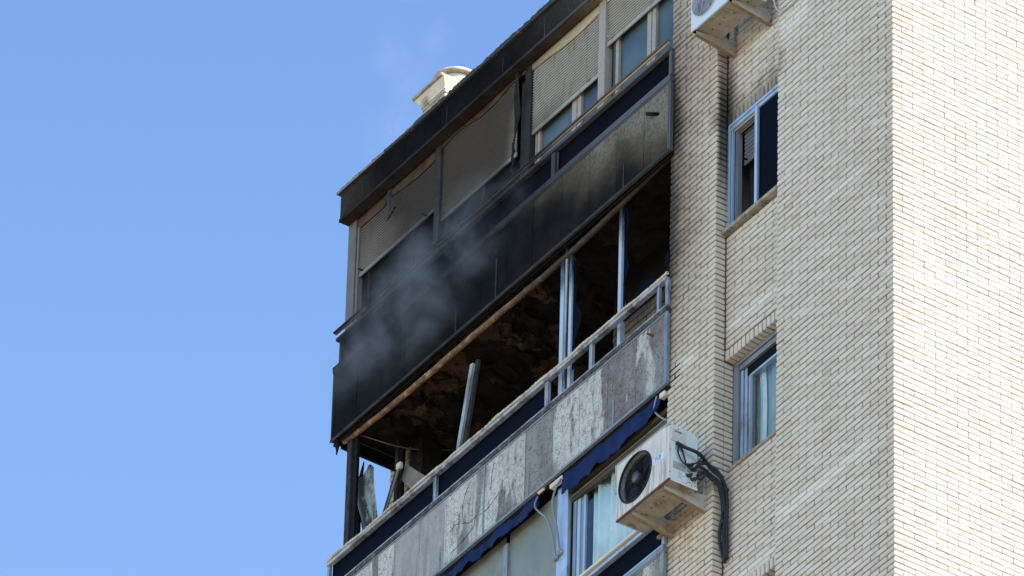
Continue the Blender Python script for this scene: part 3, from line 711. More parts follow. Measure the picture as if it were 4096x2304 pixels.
sh2 = shutter(-7.88, -6.52, 2.26, 3.27, B)
sh3 = shutter(-6.245, -5.05, 2.35, 3.24, B)
sh4 = shutter(-4.925, XP - .01, 2.64, 3.27, B)
for (xx, zz2, hh) in ((-9.33, 2.53, sh1), (-8.15, 2.51, sh1), (-5.23, 2.395, sh3), (-4.83, 2.69, sh4)):
    MB().tube([(xx, YW + .03, zz2), (xx - .01, YW - .035, zz2 + .004)], .0115, 7).build('stop', M['frame_t'], hh)
# shutter boxes with their melted lower lip
def lip(a, b, z0, z1, mat, wav):
    m_ = MB(); m_.grid(lambda u, v: (a + (b - a) * u, YW + .012 - .006 * math.sin(v * 3), (z0 + wav(u)) * (1 - v) + z1 * v), 40, 3, .006); return m_.build('shutter_box', mat, B)
lip(-9.44, -7.99, 3.155, 3.275, M['box_t'], lambda u: -.03 * (u < .36) + .035 * math.sin(u * 6) * (u > .36))
lip(-7.885, -6.36, 3.21, 3.275, M['box_t'], lambda u: .035 * math.sin(u * 9))
lip(-6.25, -5.045, 3.12, 3.275, M['box_t'], lambda u: .03 + .03 * math.sin(u * 5 + 1.5))
lip(-4.93, XP, 3.2, 3.275, M['box_t'], lambda u: 0)
# sliding panes and their stiles
def pane(a, b, y, z0, z1, mat): return MB().box(a, b, y, y + .006, z0, z1).build('pane', mat, enc)
enc = holder('top_glazing', B)
for a, b, mt in ((-9.50, -8.50, 'soot_pane'), (-8.44, -7.99, 'soot_pane'), (-7.88, -7.2, 'soot_pane'), (-7.14, -6.52, 'soot_pane'), (-6.15, -5.58, 'frost'), (-5.42, -5.05, 'frost'), (-4.77, -4.27, 'frost'), (-4.12, XP + .02, 'frost')):
    pane(a, b, YW + .09, 1.5, 3.2, M[mt])
for a, b, mt in ((-8.505, -8.485, 'alu_t'), (-8.462, -8.445, 'alu_t'), (-7.20, -7.17, 'alu_t'), (-7.155, -7.14, 'alu_t'), (-5.58, -5.50, 'frame_t'), (-5.485, -5.42, 'frame_t'), (-4.27, -4.20, 'frame_t'), (-4.185, -4.125, 'frame_t'), (-4.86, -4.83, 'alu_t'), (-4.82, -4.77, 'frame_t'),
                 (-6.19, -6.15, 'frame_t'), (-6.23, -6.205, 'frame_t'), (-9.29, -9.265, 'alu_t'), (-7.87, -7.83, 'alu_t'), (-6.50, -6.37, 'soffit_edge')):
    MB().box(a, b, YW + .06, YW + .095, 1.5, 3.2).build('stile', M[mt], enc)
MB().box(XL + .03, XP, YW + .12, YW + .13, 1.5, 3.3).build('dark_inside', M['black'], enc)

# ------------------------------------------------------------------ parapets
def parapet(dz, glassx, post_list, pan, rail, band, cap, frame, seams, strips, label, x1=XP + .055):
    "band of glass over cast panels between aluminium rails; heights relative to the burnt flat"
    p = MB().box(XL + .02, x1 - .03, YP + .045, YP + .062, -2.40 + dz, -1.58 + dz).build('parapet', M['grime'], B, label=label)
    # panels
    for a, b in zip(seams, seams[1:]):
        MB().bevbox(a + .0025, b - .0025, YP + random.uniform(0, .003), YP + .02, -2.40 + dz, -1.575 + dz, .002).build('render_panel', pan, p)
    fr = [(XL, x1, YP - .008, YP + .03, -2.430, -2.402), (XL, x1, YP - .006, YP + .02, -1.574, -1.556), (x1 - .045, x1, YP - .004, YP + .035, -2.401, -1.575), (XL, XL + .03, YP - .004, YP + .035, -2.401, -1.575)]
    for f in fr: MB().bevbox(f[0], f[1], f[2], f[3], f[4] + dz, f[5] + dz, .002).build('panel_frame', frame, p)
    MB().box(XL, x1 - .002, YP - .012, YP + .04, -1.554 + dz, -1.495 + dz).build('grimy_ledge', M['grime'] if dz == 0 else frame, p)
    MB().bevbox(XL - .02, x1 - .02, YP - .005, YP + .05, -1.494 + dz, -1.468 + dz, .003).build('lower_rail', cap, p)
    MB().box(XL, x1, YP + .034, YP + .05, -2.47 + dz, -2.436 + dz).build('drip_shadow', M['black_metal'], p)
    for (a, b) in glassx: MB().box(a, b, YG + .002, YG + .010, -1.50 + dz, -1.13 + dz).build('glass_band', band, p)
    for (a, b) in post_list: MB().bevbox(a, b, YG - .038, YG - .002, -1.464 + dz, -1.153 + dz, .002).build('rail_post', cap, p)
    MB().bevbox(XL + .02, x1 - .03, YP - .005, YP + .05, -1.152 + dz, -1.115 + dz, .003).build('top_rail', cap, p)
    for xx, z0, z1 in strips: MB().bevbox(xx - .011, xx + .011, YP - .006, YP - .001, z0 + dz, z1 + dz, .001).build('clip_strip', frame if dz < 1 else M['soffit_edge'], p)
    # end panel across the balcony's open end
    MB().box(XL, XL + .02, YP + .036, .72, -2.43 + dz, -1.58 + dz).build('end_panel', M['soffit_edge'] if dz > 0 else pan, p)
    return p
SE = [XL + .03, -8.768, -8.311, -7.861, -7.388, -6.926, -6.464, -6.004, -5.535, -5.078, -4.598, -4.122, XP + .01]
F = parapet(0, [(XL + .06, -5.70)], [(-7.668, -7.62), (-5.711, -5.655), (-4.95, -4.90), (XP - .005, XP + .04), (-3.80, -3.765), (XL + .02, XL + .055)], M['panel_pale'], None, M['navy'], M['alu_post'], M['alu'], SE,
            [(-6.723, -2.40, -1.58), (-7.48, -2.40, -2.12), (-5.94, -2.40, -2.13), (-4.49, -2.40, -2.10)], 'parapet of peeling pale panels below the burnt opening')
T = parapet(2.85, [(XL + .09, -5.70), (-5.63, -3.70)], [(-5.70, -5.635), (XP - .005, XP + .04), (XL + .07, XL + .10)], M['panel_burnt'], None, M['navy_t'], M['alu_t'], M['alu_t'],
            [XL + .03, -9.14, -8.699, -8.267, -7.80, -7.33, -6.897, -6.44, -5.986, -5.479, -4.993, -4.52, -4.056, XP + .01],
            [(-7.33, -2.40, -2.12), (-6.615, -2.40, -1.9), (-4.39, -2.40, -2.10)], 'parapet coated in soot above the burnt opening')
Lo = parapet(-2.85, [(XL + .06, XP)], [(XP - .005, XP + .04)], M['panel_pale'], None, M['navy'], M['alu_clean'], M['alu'], SE, [], 'lowest parapet with a navy glass band')
# long cracks through the pale panels
for pts in ([(-6.956, -1.60), (-7.048, -1.705), (-7.103, -1.85), (-7.096, -1.988), (-7.049, -2.076), (-6.941, -2.124), (-6.859, -2.111), (-6.687, -2.138), (-6.414, -2.05)], [(-7.305, -2.317), (-7.083, -2.275), (-6.915, -2.227), (-6.859, -2.117)], [(-7.318, -2.038), (-7.223, -2.002), (-7.07, -2.07)], [(-6.613, -1.932), (-6.586, -1.765), (-6.561, -1.627)]):
    o_ = [(x + random.uniform(-.006, .006), YP - .0005, z + random.uniform(-.006, .006)) for x, z in pts]
    MB().tube(smooth(o_, 4), [random.uniform(.0012, .0036) for _ in range((len(o_) - 1) * 4 + 1)], 4).build('crack', M['grime'], F)
# top flat: brown hand rail with a scorched yellow strip under it, ledge piece
MB().bevbox(XL + .02, XP + .04, YP - .040, YP - .007, 1.782, 1.805, .003).build('hand_rail', M['rail_t'], T)
MB().bevbox(XL + .04, XP + .04, YP - .026, YP - .008, 1.760, 1.781, .003).build('hand_rail_strip', M['gold_t'], T)
MB().box(XP + .028, XP + .034, YP - .004, -.001, .45, 1.30).build('end_trim', M['alu_t'], T)
# scorched rope-wound hand rail of the burnt flat: a row of beads on one rod
hb = MB(); x = XL + .0; rnd = random.Random(9); pts = []; rad = []
while x < XP + .03:
    seg = rnd.uniform(.016, .034); rr_ = .019 + rnd.uniform(-.003, .002)
    for q, s_ in ((0, .70), (.25, 1), (.75, 1.0)):
        pts.append((x + seg * q, YP + .01 + .004 * math.sin(x * 9), -1.082 + .005 * math.sin(x * 3.7) + .003 * math.sin(x * 17))); rad.append(rr_ * s_)
    x += seg
hb.tube(pts, rad, 8).build('hand_rail', M['bead'], F)
hl = MB().bevbox(XL - .01, XP + .02, YP - .03, YP + .035, -3.945, -3.915, .006)
M['handrail_low'] = simple('cream_handrail', (.62, .56, .46), .5, 0, .1, 9); hl.build('hand_rail', M['handrail_low'], Lo)
MB().tube([(-3.83, YP - .005, -1.72), (-3.86, YP - .06, -1.70)], .014, 6).build('iron_stub', M['rust'], F)
MB().tube([(-3.80, YP, .995), (-3.93, YP - .055, 1.05)], [.018, .022], 7).build('iron_stub', M['black_metal'], T)

# underside trims above the burnt opening
MB().bevbox(XL, XP + .05, YP - .012, YP - .0085, .400, .440, .001).build('lower_trim', M['soffit_edge'], T)
MB().box(XL + .02, XP - .004, YP + .035, YP + .10, .44, .50).build('charred_head', M['black_metal'], B)
MB().box(XL + .021, XL + .05, YP + .11, .72, .372, .56).build('end_beam', M['black_metal'], B)
MB().box(XL + .051, XL + .056, YP + .3, 1.15, .520, .527).build('bare_edge_strip', M['grey_board'], B)

# burnt flat: surviving posts of its glazing
MB().bevbox(-9.455, -9.375, YW, YW + .04, -1.40, .50, .004).build('corner_post', M['soffit_edge'], B, label='charred corner post of the burnt balcony')
MB().bevbox(-9.372, -9.285, YW + .015, YW + .05, -1.40, .50, .004).build('corner_post', M['black_metal'], B)
MB().bevbox(-9.295, -9.24, .54, .56, -1.40, .53, .003).build('inner_post', M['soffit_edge'], B); MB().bevbox(-9.238, -9.17, .55, .59, -1.40, .53, .003).build('inner_post', M['black_metal'], B)
pm = NT('half_burnt_post'); pm.pos(); _f = pm.step(pm.math('ADD', pm.z, pm.math('MULTIPLY', pm.noise(9, 5, .7, stretch=(3, 1, .5)), .7)), .62, .10)
pk = pm.mix(_f, (.02, .018, .02), (.42, .48, .56)); M['post_half'] = pm.bsdf(pk, .4, .2)
for a, b, y0, y1, mt in ((-5.625, -5.612, 0, .04, 'soffit_edge'), (-5.608, -5.550, -.01, .05, 'post_half'), (-5.545, -5.515, 0, .05, 'alu_post'), (-5.51, -5.475, .01, .06, 'black_metal'), (-5.47, -5.425, 0, .05, 'post_half')):
    MB().bevbox(a, b, YW + y0, YW + y1, -1.45, .45, .002).build('glazing_post', M[mt], B)
MB().bevbox(-4.60, -4.55, YW - .01, YW + .05, -1.45, .42, .002).build('glazing_post', M['post_half'], B, label='thin pale post standing alone in the burnt opening')
def shard(pts, y, name, mat, th=.006):
    m_ = MB(); n = len(pts)
    m_.add([(x, y, z) for x, z in pts] + [(x, y + th, z) for x, z in pts], [tuple(range(n))[::-1], tuple(range(n, 2 * n))] + [(i, (i + 1) % n, (i + 1) % n + n, i + n) for i in range(n)])
    return m_.build(name, mat, B)
M['navy_shard'] = navy('navy_glass_shard', (.0015, .003, .012), .4, .02)
shard([(-5.425, .25), (-5.37, .10), (-5.385, -.06), (-5.36, -.15), (-5.38, -.3), (-5.31, -.42), (-5.26, -.52), (-5.29, -.62), (-5.34, -.72), (-5.37, -.78), (-5.38, -1.1), (-5.42, -1.12)], YW + .02, 'glass_shard', M['navy_shard'])
shard([(-4.55, .33), (-4.50, .32), (-4.47, .18), (-4.50, -.1), (-4.49, -.3), (-4.455, -.42), (-4.49, -.5), (-4.52, -.62), (-4.50, -.72), (-4.55, -1.0)], YW + .02, 'glass_shard', M['navy_shard'])
shard([(-4.54, -1.06), (-4.54, -.98), (-4.42, -.86), (-4.25, -.80), (-4.12, -.80), (-4.02, -.84), (-3.90, -.98), (-3.85, -1.06)], YW + .02, 'glass_shard', M['navy_shard'])
shard([(-3.72, -.90), (-3.70, -.80), (-3.64, -.78), (-3.64, -.92)], -.012, 'glass_shard', M['navy_shard'])

# ------------------------------------------------------------------ things left by the fire
t = thing('scorched_roller_tube', 'long scorched brown roller tube sagging under the sooty parapet', 'tube', (-6.6, YW, .33))
pts = []; n = 60
for i in range(n + 1):
    u = i / n; x = -9.50 + 5.82 * u; pts.append((x, YW - .01 + .01 * math.sin(x * 2), .415 - .085 * math.sin(math.pi * min(1, u * 1.05)) ** .8 + .06 * max(0, u - .75) * 4 * .5 + .003 * math.sin(x * 13)))
MB().tube(pts, .032, 12).build('roller', M['tube'], t); MB().tube([(-9.53, YW - .01, .41), (-9.50, YW - .01, .415)], .02, 8).build('end_pin', M['black_metal'], t)
t = thing('leaning_window_post', 'grey aluminium window post leaning alone in the middle of the burnt opening', 'post', (-7.36, YW, -1.3))
MB().bar((-7.42, YW, -1.15), (-7.165, YW, .0), .055, .03).build('rail', M['alu_post'], t)
MB().bar((-7.355, YW + .03, -1.15), (-7.11, YW + .03, .03), .05, .03).build('inner_rail', M['soffit_edge'], t)
t = thing('torn_metal_sheet', 'crumpled pale green sheet hanging beside the charred corner post', 'metal sheet', (-9.47, .30, -.9))
def sheet(u, v):
    z = -.95 + 1.02 * v; tw = .05 * math.sin(v * 4 + 1); wd = (.33 - .02 * v)
    return (-9.565 + wd * u + .012 * math.sin(v * 7) * (1 - u), .30 + .03 * math.sin(u * 11 + v * 3) * (1 - u * .6) + tw, z + .03 * math.sin(u * 17) * (v > .95) - .035 * abs(math.sin(u * 9)) * (v < .05))
MB().grid(sheet, 24, 26, .004).build('sheet', M['torn'], t)
MB().tube([(-9.60, .33, -.75), (-9.585, .31, -.4), (-9.56, .30, -.1), (-9.53, .29, .1), (-9.51, .29, .17), (-9.50, .30, .27)], [.02, .03, .028, .02, .016, .006], 7).build('charred_edge', M['black_metal'], t)
t = thing('broken_frame_bar', 'burnt frame bar leaning across the open end of the balcony', 'bar', (-9.2, .35, -.9))
MB().bar((-9.36, .36, -.92), (-8.94, .36, -.10), .055, .02).build('bar', M['soffit_edge'], t); MB().bar((-9.31, .345, -.92), (-8.90, .345, -.12), .035, .012).build('inner_bar', M['grey_board'], t)
MB().bevbox(-8.95, -8.87, .33, .38, -.15, -.07, .012).build('bracket_end', M['cover'], t)
t = thing('fallen_board', 'smoke-browned flat board tilted behind the burnt frame bar', 'board', (-8.8, .42, -.6))
MB().hexa([(-8.97, .42, -.22), (-8.60, .42, -.66), (-8.50, .42, -.46), (-8.905, .42, -.05)], [(-8.97, .44, -.22), (-8.60, .44, -.66), (-8.50, .44, -.46), (-8.905, .44, -.05)]).build('board', M['grey_board'], t)
t = thing('melted_strip', 'dark melted strip dangling in front of the leftmost roller shutter', 'strip', (-8.73, 0, 2.8))
MB().grid(lambda u, v: (-8.76 + .07 * u * (1 - .3 * (v > .8)) - .02 * math.sin(v * 3), .0 + .012 * math.sin(v * 6 + u * 3), 2.83 + .36 * v), 6, 16, .006).build('strip', M['soffit_edge'], t)
MB().grid(lambda u, v: (-8.80 + .15 * u, .0 + .02 * v, 2.80 + .03 * v + .09 * u * u), 8, 4, .006).build('curl', M['black_metal'], t)
t = thing('melted_strip', 'long bent charred strip hanging from the roof edge between the shutters', 'strip', (-6.48, .04, 2.1))
MB().grid(lambda u, v: (-6.50 + .085 * u * (1 - .35 * (v < .3)) + .035 * math.sin(v * 3.1), .015 + .012 * math.sin(v * 8 + u * 5), 2.33 + .93 * v), 6, 22, .006).build('strip', M['rail_t'], t)
MB().grid(lambda u, v: (-6.51 + .05 * u + .012 * math.sin(v * 21), .02 + .01 * math.sin(v * 17 + u), 1.95 + .42 * v), 4, 18, .006).build('charred_tail', M['black_metal'], t)
t = thing('charred_drip', 'small charred drip of plastic under the far corner of the sooty parapet', 'drip', (-9.53, YP, .2))
MB().tube([(-9.50, YP + .02, .41), (-9.505, YP + .02, .33), (-9.50, YP + .02, .28), (-9.51, YP + .02, .22)], [.03, .026, .016, .006], 7).build('drip', M['black_metal'], t)
t = thing('charred_knot', 'charred knot of cloth caught on the smoky hand rail', 'cloth', (-8.85, YP - .06, 1.7))
MB().tube([(-8.92, YP - .07, 1.74), (-8.89, YP - .08, 1.83), (-8.84, YP - .075, 1.80), (-8.85, YP - .08, 1.70), (-8.90, YP - .08, 1.66)], [.02, .025, .028, .02, .01], 7).build('knot', M['black_metal'], t)
t = thing('sagging_wire', 'thin bare wire sagging under the burnt ceiling near the corner post', 'wire', (-9.4, .3, .4))
MB().tube([(-9.42, .05, .50), (-9.3, .2, .42), (-9.2, .4, .36), (-9.15, .6, .36), (-9.1, .85, .42), (-9.05, 1.1, .50)], .007, 5).build('wire', M['grey_board'], t)

# ------------------------------------------------------------------ lower flat glazing
LG = holder('lower_glazing', B)
def lb(a, b, y0, y1, z0, z1, mt, nm='frame'): return MB().bevbox(a, b, y0, y1, z0, z1, .003).build(nm, M[mt], LG)
lb(-6.515, -6.445, YW, YW + .06, -4.2, -2.62, 'alu'); lb(-5.57, -5.49, YW - .01, YW + .05, -4.2, -2.5, 'alu_clean', 'post'); lb(-5.485, -5.385, YW - .012, YW + .05, -4.2, -2.5, 'alu_clean', 'post')
for a, b, y, mt in ((-5.37, -5.355, .02, 'black_metal'), (-5.35, -5.30, .03, 'alu'), (-5.295, -5.245, .04, 'alu_clean'), (-5.24, -5.20, .05, 'alu'), (-5.195, -5.165, .045, 'alu_clean'), (-5.16, -5.13, .07, 'black_metal')): lb(a, b, YW + y, YW + y + .04, -4.2, -2.76, mt)
lb(-4.20, -4.165, YW + .03, YW + .07, -4.2, -2.76, 'alu_clean'); lb(-4.155, -4.12, YW + .04, YW + .08, -4.2, -2.76, 'alu')
lb(-5.37, XP + .1, YW - .005, YW + .05, -2.64, -2.585, 'rail_t'); lb(-5.37, XP + .1, YW + .01, YW + .06, -2.70, -2.685, 'blind'); lb(-5.37, XP + .1, YW + .015, YW + .06, -2.758, -2.705, 'rail_t')
MB().box(XL + .1, -6.515, YW + .03, YW + .036, -4.2, -2.5).build('pane', M['blind'], LG); MB().box(-6.445, -5.57, YW + .03, YW + .036, -4.2, -2.5).build('pane', M['blind'], LG)
MB().box(-5.13, -4.20, YW + .055, YW + .061, -4.2, -2.76).build('pane', M['glass'], LG); MB().box(-4.12, XP + .1, YW + .055, YW + .061, -4.2, -2.76).build('pane', M['frost'], LG)
MB().box(-4.62, XP + .1, YW + .012, YW + .05, -3.1, -2.76).build('shutter_panel', M['shutter'], LG)
ct = thing('curtain', 'pleated aqua white curtain behind the glass of the lowest balcony', 'curtain', (-4.6, YW + .10, -4.2), 'window curtains')
MB().grid(lambda u, v: (-5.10 + .98 * u, YW + .10 + .030 * math.sin(u * 30 + math.sin(u * 9)) + .006 * math.sin(u * 83), -4.2 + 1.60 * v), 90, 2, .004).build('cloth', M['curtain'], ct)

# ------------------------------------------------------------------ awnings
def awning(xr, xl, ztop, zbot, label, seed, arms):
    t = thing('awning', label, 'awning', ((xr + xl) / 2, 0, ztop), 'blue awnings under the peeling parapet')
    rnd = random.Random(seed); ph = [rnd.uniform(0, 6) for _ in range(6)]; L_ = xr - xl
    def rag(x): return .020 * abs(math.sin(x * 7.2 + ph[0])) + .012 * math.sin(x * 23 + ph[1]) + .008 * math.sin(x * 61 + ph[2])
    def fn(u, v):
        x = xl + L_ * u; taper = min(1, max(0.0, (xr - x) / .55)) if seed == 1 else 1
        zt = ztop + .02 * (1 - taper) ; zb = zbot + rag(x) + (1 - taper) * .10
        sway = .016 * math.sin(x * 11 + ph[3]) + .008 * math.sin(x * 27 + ph[4])
        return (x, -.015 + sway * (1 - v) , zb * (1 - v) + zt * v)
    MB().grid(fn, int(L_ * 40), 6, .003).build('valance', M['canvas'], t)
    MB().grid(lambda u, v: (xl + L_ * u, -.015 + .12 * v, ztop + .004 + .05 * v + .006 * math.sin(u * 30)), 30, 2, .004).build('rolled_canvas', M['canvas'], t)
    MB().tube([(xl + .02, .09, ztop - .02), (xr - .02, .09, ztop - .02)], .045, 10).build('roller', M['hole'], t)
    for (nm, pts) in arms:
        a = MB().tube(pts, .0105, 8).build('arm', M['arm'], t)
        if nm:
            x, y, z = pts[-1]
            MB().bevbox(x - .022, x + .028, y - .02, y + .03, z - .055, z + .01, .008).build('pivot', M['arm'], a); MB().tube([(x - .03, y, z - .03), (x + .035, y, z - .025)], .012, 7).build('pin', M['cover'], a)
    return t
aw1 = awning(-3.74, -5.40, -2.435, -2.705, 'blue awning with a ragged valance above the air conditioner', 1,
             [(1, smooth([(-5.40, -.03, -2.50), (-5.44, -.06, -2.60), (-5.51, -.05, -2.75), (-5.50, 0, -3.0), (-5.48, .03, -3.29)])),
              (0, smooth([(-3.80, -.02, -2.45), (-3.85, -.01, -2.56), (-3.83, .01, -2.64), (-3.74, .05, -2.74), (-3.62, .06, -2.80)]))])
MB().bevbox(-5.60, -5.39, -.03, .02, -2.505, -2.455, .006).build('front_bar', M['handrail_low'], aw1)
MB().bevbox(-3.75, -3.66, -.03, .03, -2.52, -2.46, .008).build('front_bar', M['handrail_low'], aw1)
aw2 = awning(-5.79, -9.4, -2.40, -2.60, 'blue awning with a ragged valance running to the far end of the balcony', 2,
             [(1, smooth([(-5.80, -.03, -2.48), (-5.80, -.06, -2.60), (-5.72, -.07, -2.72), (-5.62, -.04, -2.85), (-5.575, 0, -3.05), (-5.555, .03, -3.31)]))])
MB().tube([(-5.80, -.005, -2.42), (-5.70, -.005, -2.42)], [.036, .030], 10).build('bar_end', M['handrail_low'], aw2)

# ------------------------------------------------------------------ air conditioners
def text(body, size, loc, rot, mat, parent, name, sx=1.0):
    cu = bpy.data.curves.new(name, 'FONT'); cu.body = body; cu.size = size; cu.extrude = .0004; cu.align_x = 'CENTER'; cu.align_y = 'CENTER'; cu.offset = size * .02
    o = bpy.data.objects.new(name, cu); cu.materials.append(mat); col.objects.link(o)
    me = bpy.data.meshes.new_from_object(o.evaluated_get(bpy.context.evaluated_depsgraph_get())); me.name = name; bpy.data.objects.remove(o)
    o = bpy.data.objects.new(name, me); col.objects.link(o); o.parent = parent
    if not me.materials: me.materials.append(mat)
    og = ORG[parent.name]; o.location = (loc[0] - og[0], loc[1] - og[1], loc[2] - og[2]); o.rotation_euler = rot; o.scale = (sx, 1, 1); return o
def bracket(par, x, yw, ytip, z, mat, mat2, foot=.46):
    "steel wall bracket: slotted wall plate, tapering channel arm"
    b = MB(); b.box(x - .018, x + .018, yw - .006, yw - .002, z - .10, z + foot); b.box(x + .014, x + .018, yw - .035, yw - .006, z - .10, z + foot)
    br = b.build('wall_bracket', mat, par)
    a = MB()   # side web
    a.hexa([(x + .016, yw - .036, z + .085), (x + .016, ytip, z + .0), (x + .016, ytip, z - .035), (x + .016, yw - .036, z - .095)],
           [(x + .019, yw - .036, z + .085), (x + .019, ytip, z + .0), (x + .019, ytip, z - .035), (x + .019, yw - .036, z - .095)])
    a.build('arm_web', mat, br)
    a = MB(); a.hexa([(x - .02, yw - .006, z - .098), (x + .022, yw - .006, z - .098), (x + .022, ytip, z - .038), (x - .02, ytip, z - .038)],
                     [(x - .02, yw - .006, z - .094), (x + .022, yw - .006, z - .094), (x + .022, ytip, z - .034), (x - .02, ytip, z - .034)])
    a.build('arm_flange', mat2, br)
    for k in range(7):
        MB().tube([(x + .0185, yw - .020, z - .05 + k * .075), (x + .0195, yw - .020, z - .05 + k * .075)], .006, 6).build('bolt_hole', M['valve'] if k < 2 else M['hole'], br)
    return br
def ac_unit(x0, x1, y0, y1, z0, z1, fx, fz, fr, label, enamel, fanmat, hubmat, dark, legs, yw, flangemat, rusty):
    t = thing('air_conditioner', label, 'air conditioner', ((x0 + x1) / 2, (y0 + y1) / 2, z0 - .1), 'air conditioners on wall brackets')
    # casing: front sheet with a round opening, folded box behind
    n = 40; ring = [(fx + fr * math.cos(2 * math.pi * k / n), fz + fr * math.sin(2 * math.pi * k / n)) for k in range(n)]
    def outer(k):
        a = 2 * math.pi * k / n; c, s_ = math.cos(a), math.sin(a); tt = min([((x1 - fx) / c if c > 0 else (x0 - fx) / c) if abs(c) > 1e-6 else 9, ((z1 - fz) / s_ if s_ > 0 else (z0 - fz) / s_) if abs(s_) > 1e-6 else 9])
        return fx + tt * c, fz + tt * s_
    cs = MB(); vs = [(a, y0, b) for a, b in ring] + [(*(lambda q: (q[0], y0, q[1]))(outer(k)),) for k in range(n)] + [(a, y0 + .05, b) for a, b in ring]
    fs = [(k, (k + 1) % n, (k + 1) % n + n, k + n) for k in range(n)] + [(k, k + 2 * n, (k + 1) % n + 2 * n, (k + 1) % n) for k in range(n)]
    cs.add(vs, fs)
    for cx, cz in ((x0, z0), (x1, z0), (x1, z1), (x0, z1)):    # fill the corners the fan of quads leaves
        ks = sorted(range(n), key=lambda k: (outer(k)[0] - cx) ** 2 + (outer(k)[1] - cz) ** 2)[:2]
        cs.add([(cx, y0, cz)] + [(outer(k)[0], y0, outer(k)[1]) for k in ks], [(0, 1, 2)])
    case = cs.build('casing', enamel, t)
    MB().box(x0, x1, y0 + .003, y1, z1 - .003, z1).build('lid', enamel, t)
    s1 = MB(); s1.box(x1 - .003, x1, y0 + .001, y1, z0, z1 - .004); s1.box(x0, x0 + .003, y0 + .001, y1, z0, z1 - .004); s1.box(x0, x1, y1, y1 + .003, z0, z1); s1.build('side_sheets', enamel, t)
    un = MB(); un.box(x0 + .004, x1 - .004, y0 + .015, y1 - .002, z0, z0 + .003); un.bevbox(x0 + .18, x0 + .50, y0 + .07, y1 - .08, z0 - .004, z0 - .0005, .003); un.bevbox(x0 + .54, x1 - .08, y0 + .05, y1 - .05, z0 - .003, z0 - .0005, .002)
    und = un.build('base_pan', M['ac_under'], t)
    for k in range(6): MB().tube([(x0 + .15 + .11 * k, (y0 + y1) / 2 + .05 * math.sin(k * 3), z0 - .006), (x0 + .15 + .11 * k, (y0 + y1) / 2 + .05 * math.sin(k * 3), z0 - .003)], .008, 7).build('drain_hole', M['hole'], und)
    # rims
    MB().box(x0 - .002, x1 + .002, y0 - .004, y0 + .014, z0 - .022, z0 - .001).build('front_foot_rail', M['rust'] if rusty else enamel, t)
    MB().box(x1 - .001, x1 + .002, y0 + .02, y1 + .01, z0 - .018, z0 + .006).build('base_rim', enamel, t)
    # fan
    MB().tube([(fx, y0 + .08, fz), (fx, y0 + .082, fz)], fr * 1.02, 32).build('fan_housing', M['hole'], t)
    fan = MB()
    for q in range(4):
        a0 = q * math.pi / 2 + .6
        fan.grid(lambda u, v: (fx + (fr * .22 + fr * .74 * u) * math.cos(a0 + (v - .5) * .9 + .5 * u), y0 + .045 + .022 * v, fz + (fr * .22 + fr * .74 * u) * math.sin(a0 + (v - .5) * .9 + .5 * u)), 6, 4, .002)
    fan.build('fan_blades', M['hub'] if not dark else M['fan_black'], t)
    MB().tube([(fx, y0 - .006, fz), (fx, y0 + .05, fz)], fr * .22, 20).build('fan_hub', hubmat, t)
    gr = MB(); sp = []
    turns = 15; NN = turns * 36
    for i in range(NN + 1):
        a = 2 * math.pi * 36 * i / NN / 36 * turns; r_ = fr * (.24 + .74 * i / NN); sp.append((fx + r_ * math.cos(a), y0 - .004 - .012 * (1 - (r_ / fr) ** 2), fz + r_ * math.sin(a)))
    gr.tube(sp, .0016, 4)
    grille = gr.build('fan_grille', fanmat, t)
    spk = MB()
    for k in range(8):
        a = k * math.pi / 4 + .3; spk.tube([(fx + fr * .2 * math.cos(a), y0 - .016, fz + fr * .2 * math.sin(a)), (fx + fr * .98 * math.cos(a), y0 - .003, fz + fr * .98 * math.sin(a))], .0022, 4)
    spk.build('grille_spokes', fanmat, t, kind='stuff')
    MB().tube([(fx + fr * math.cos(2 * math.pi * k / 40), y0 - .004, fz + fr * math.sin(2 * math.pi * k / 40)) for k in range(41)], .011 if dark else .006, 6, False).build('fan_ring', fanmat, t)
    for x, in legs: bracket(t, x, yw, y0 + .02, z0 - .03, M['bracket'], flangemat)
    return t
AZ0, AZ1 = -4.165, -3.528; AX0, AX1 = -3.748, -2.885
ac = ac_unit(AX0, AX1, -.50, -.18, AZ0, AZ1, -3.44, -3.835, .262, 'stained white air conditioner with a black round fan on rusty brackets', M['ac_white'], M['fan_black'], M['hub'], True, ((-3.52,), (-3.0,)), 0.0, M['bracket_rust'], True)
MB().box(AX0 + .1, AX1 - .1, -.10, -.07, AZ0 - .10, AZ0 - .07).build('cross_bar', M['bracket_rust'], ac)
MB().box(AX0 - .002, AX0 + .002, -.48, -.17, AZ0 - .018, AZ0).build('base_rim', M['ac_white'], ac)
# side: access cover, labels, valves
MB().bevbox(AX1 - .002, AX1 + .012, -.485, -.315, AZ1 - .19, AZ1 - .05, .004).build('access_cover', M['cover'], ac)
MB().box(AX1 + .0125, AX1 + .0135, -.45, -.37, AZ1 - .085, AZ1 - .065).build('cover_slot', M['bracket_rust'], ac)
lab = []
for y0, y1, z0, z1, mt in ((-.435, -.36, -3.81, -3.72, 'sticker_g'), (-.455, -.31, -4.03, -3.945, 'sticker_g'), (-.405, -.315, -4.135, -4.045, 'sticker_w')):
    lab.append(MB().box(AX1 + .0005, AX1 + .0015, y0, y1, z0, z1).build('label', M[mt], ac))
ln = MB()
for k in range(9): ln.box(AX1 + .0016, AX1 + .0019, -.40, -.34 + .02 * math.sin(k * 5), -4.056 - k * .0085, -4.053 - k * .0085)
ln.build('label_lines', M['ink_g'], ac, kind='stuff')
fl_ = MB().box(-3.14, -2.975, -.5015, -.5006, -3.877, -3.807).build('brand_sticker', M['sticker_w'], ac)
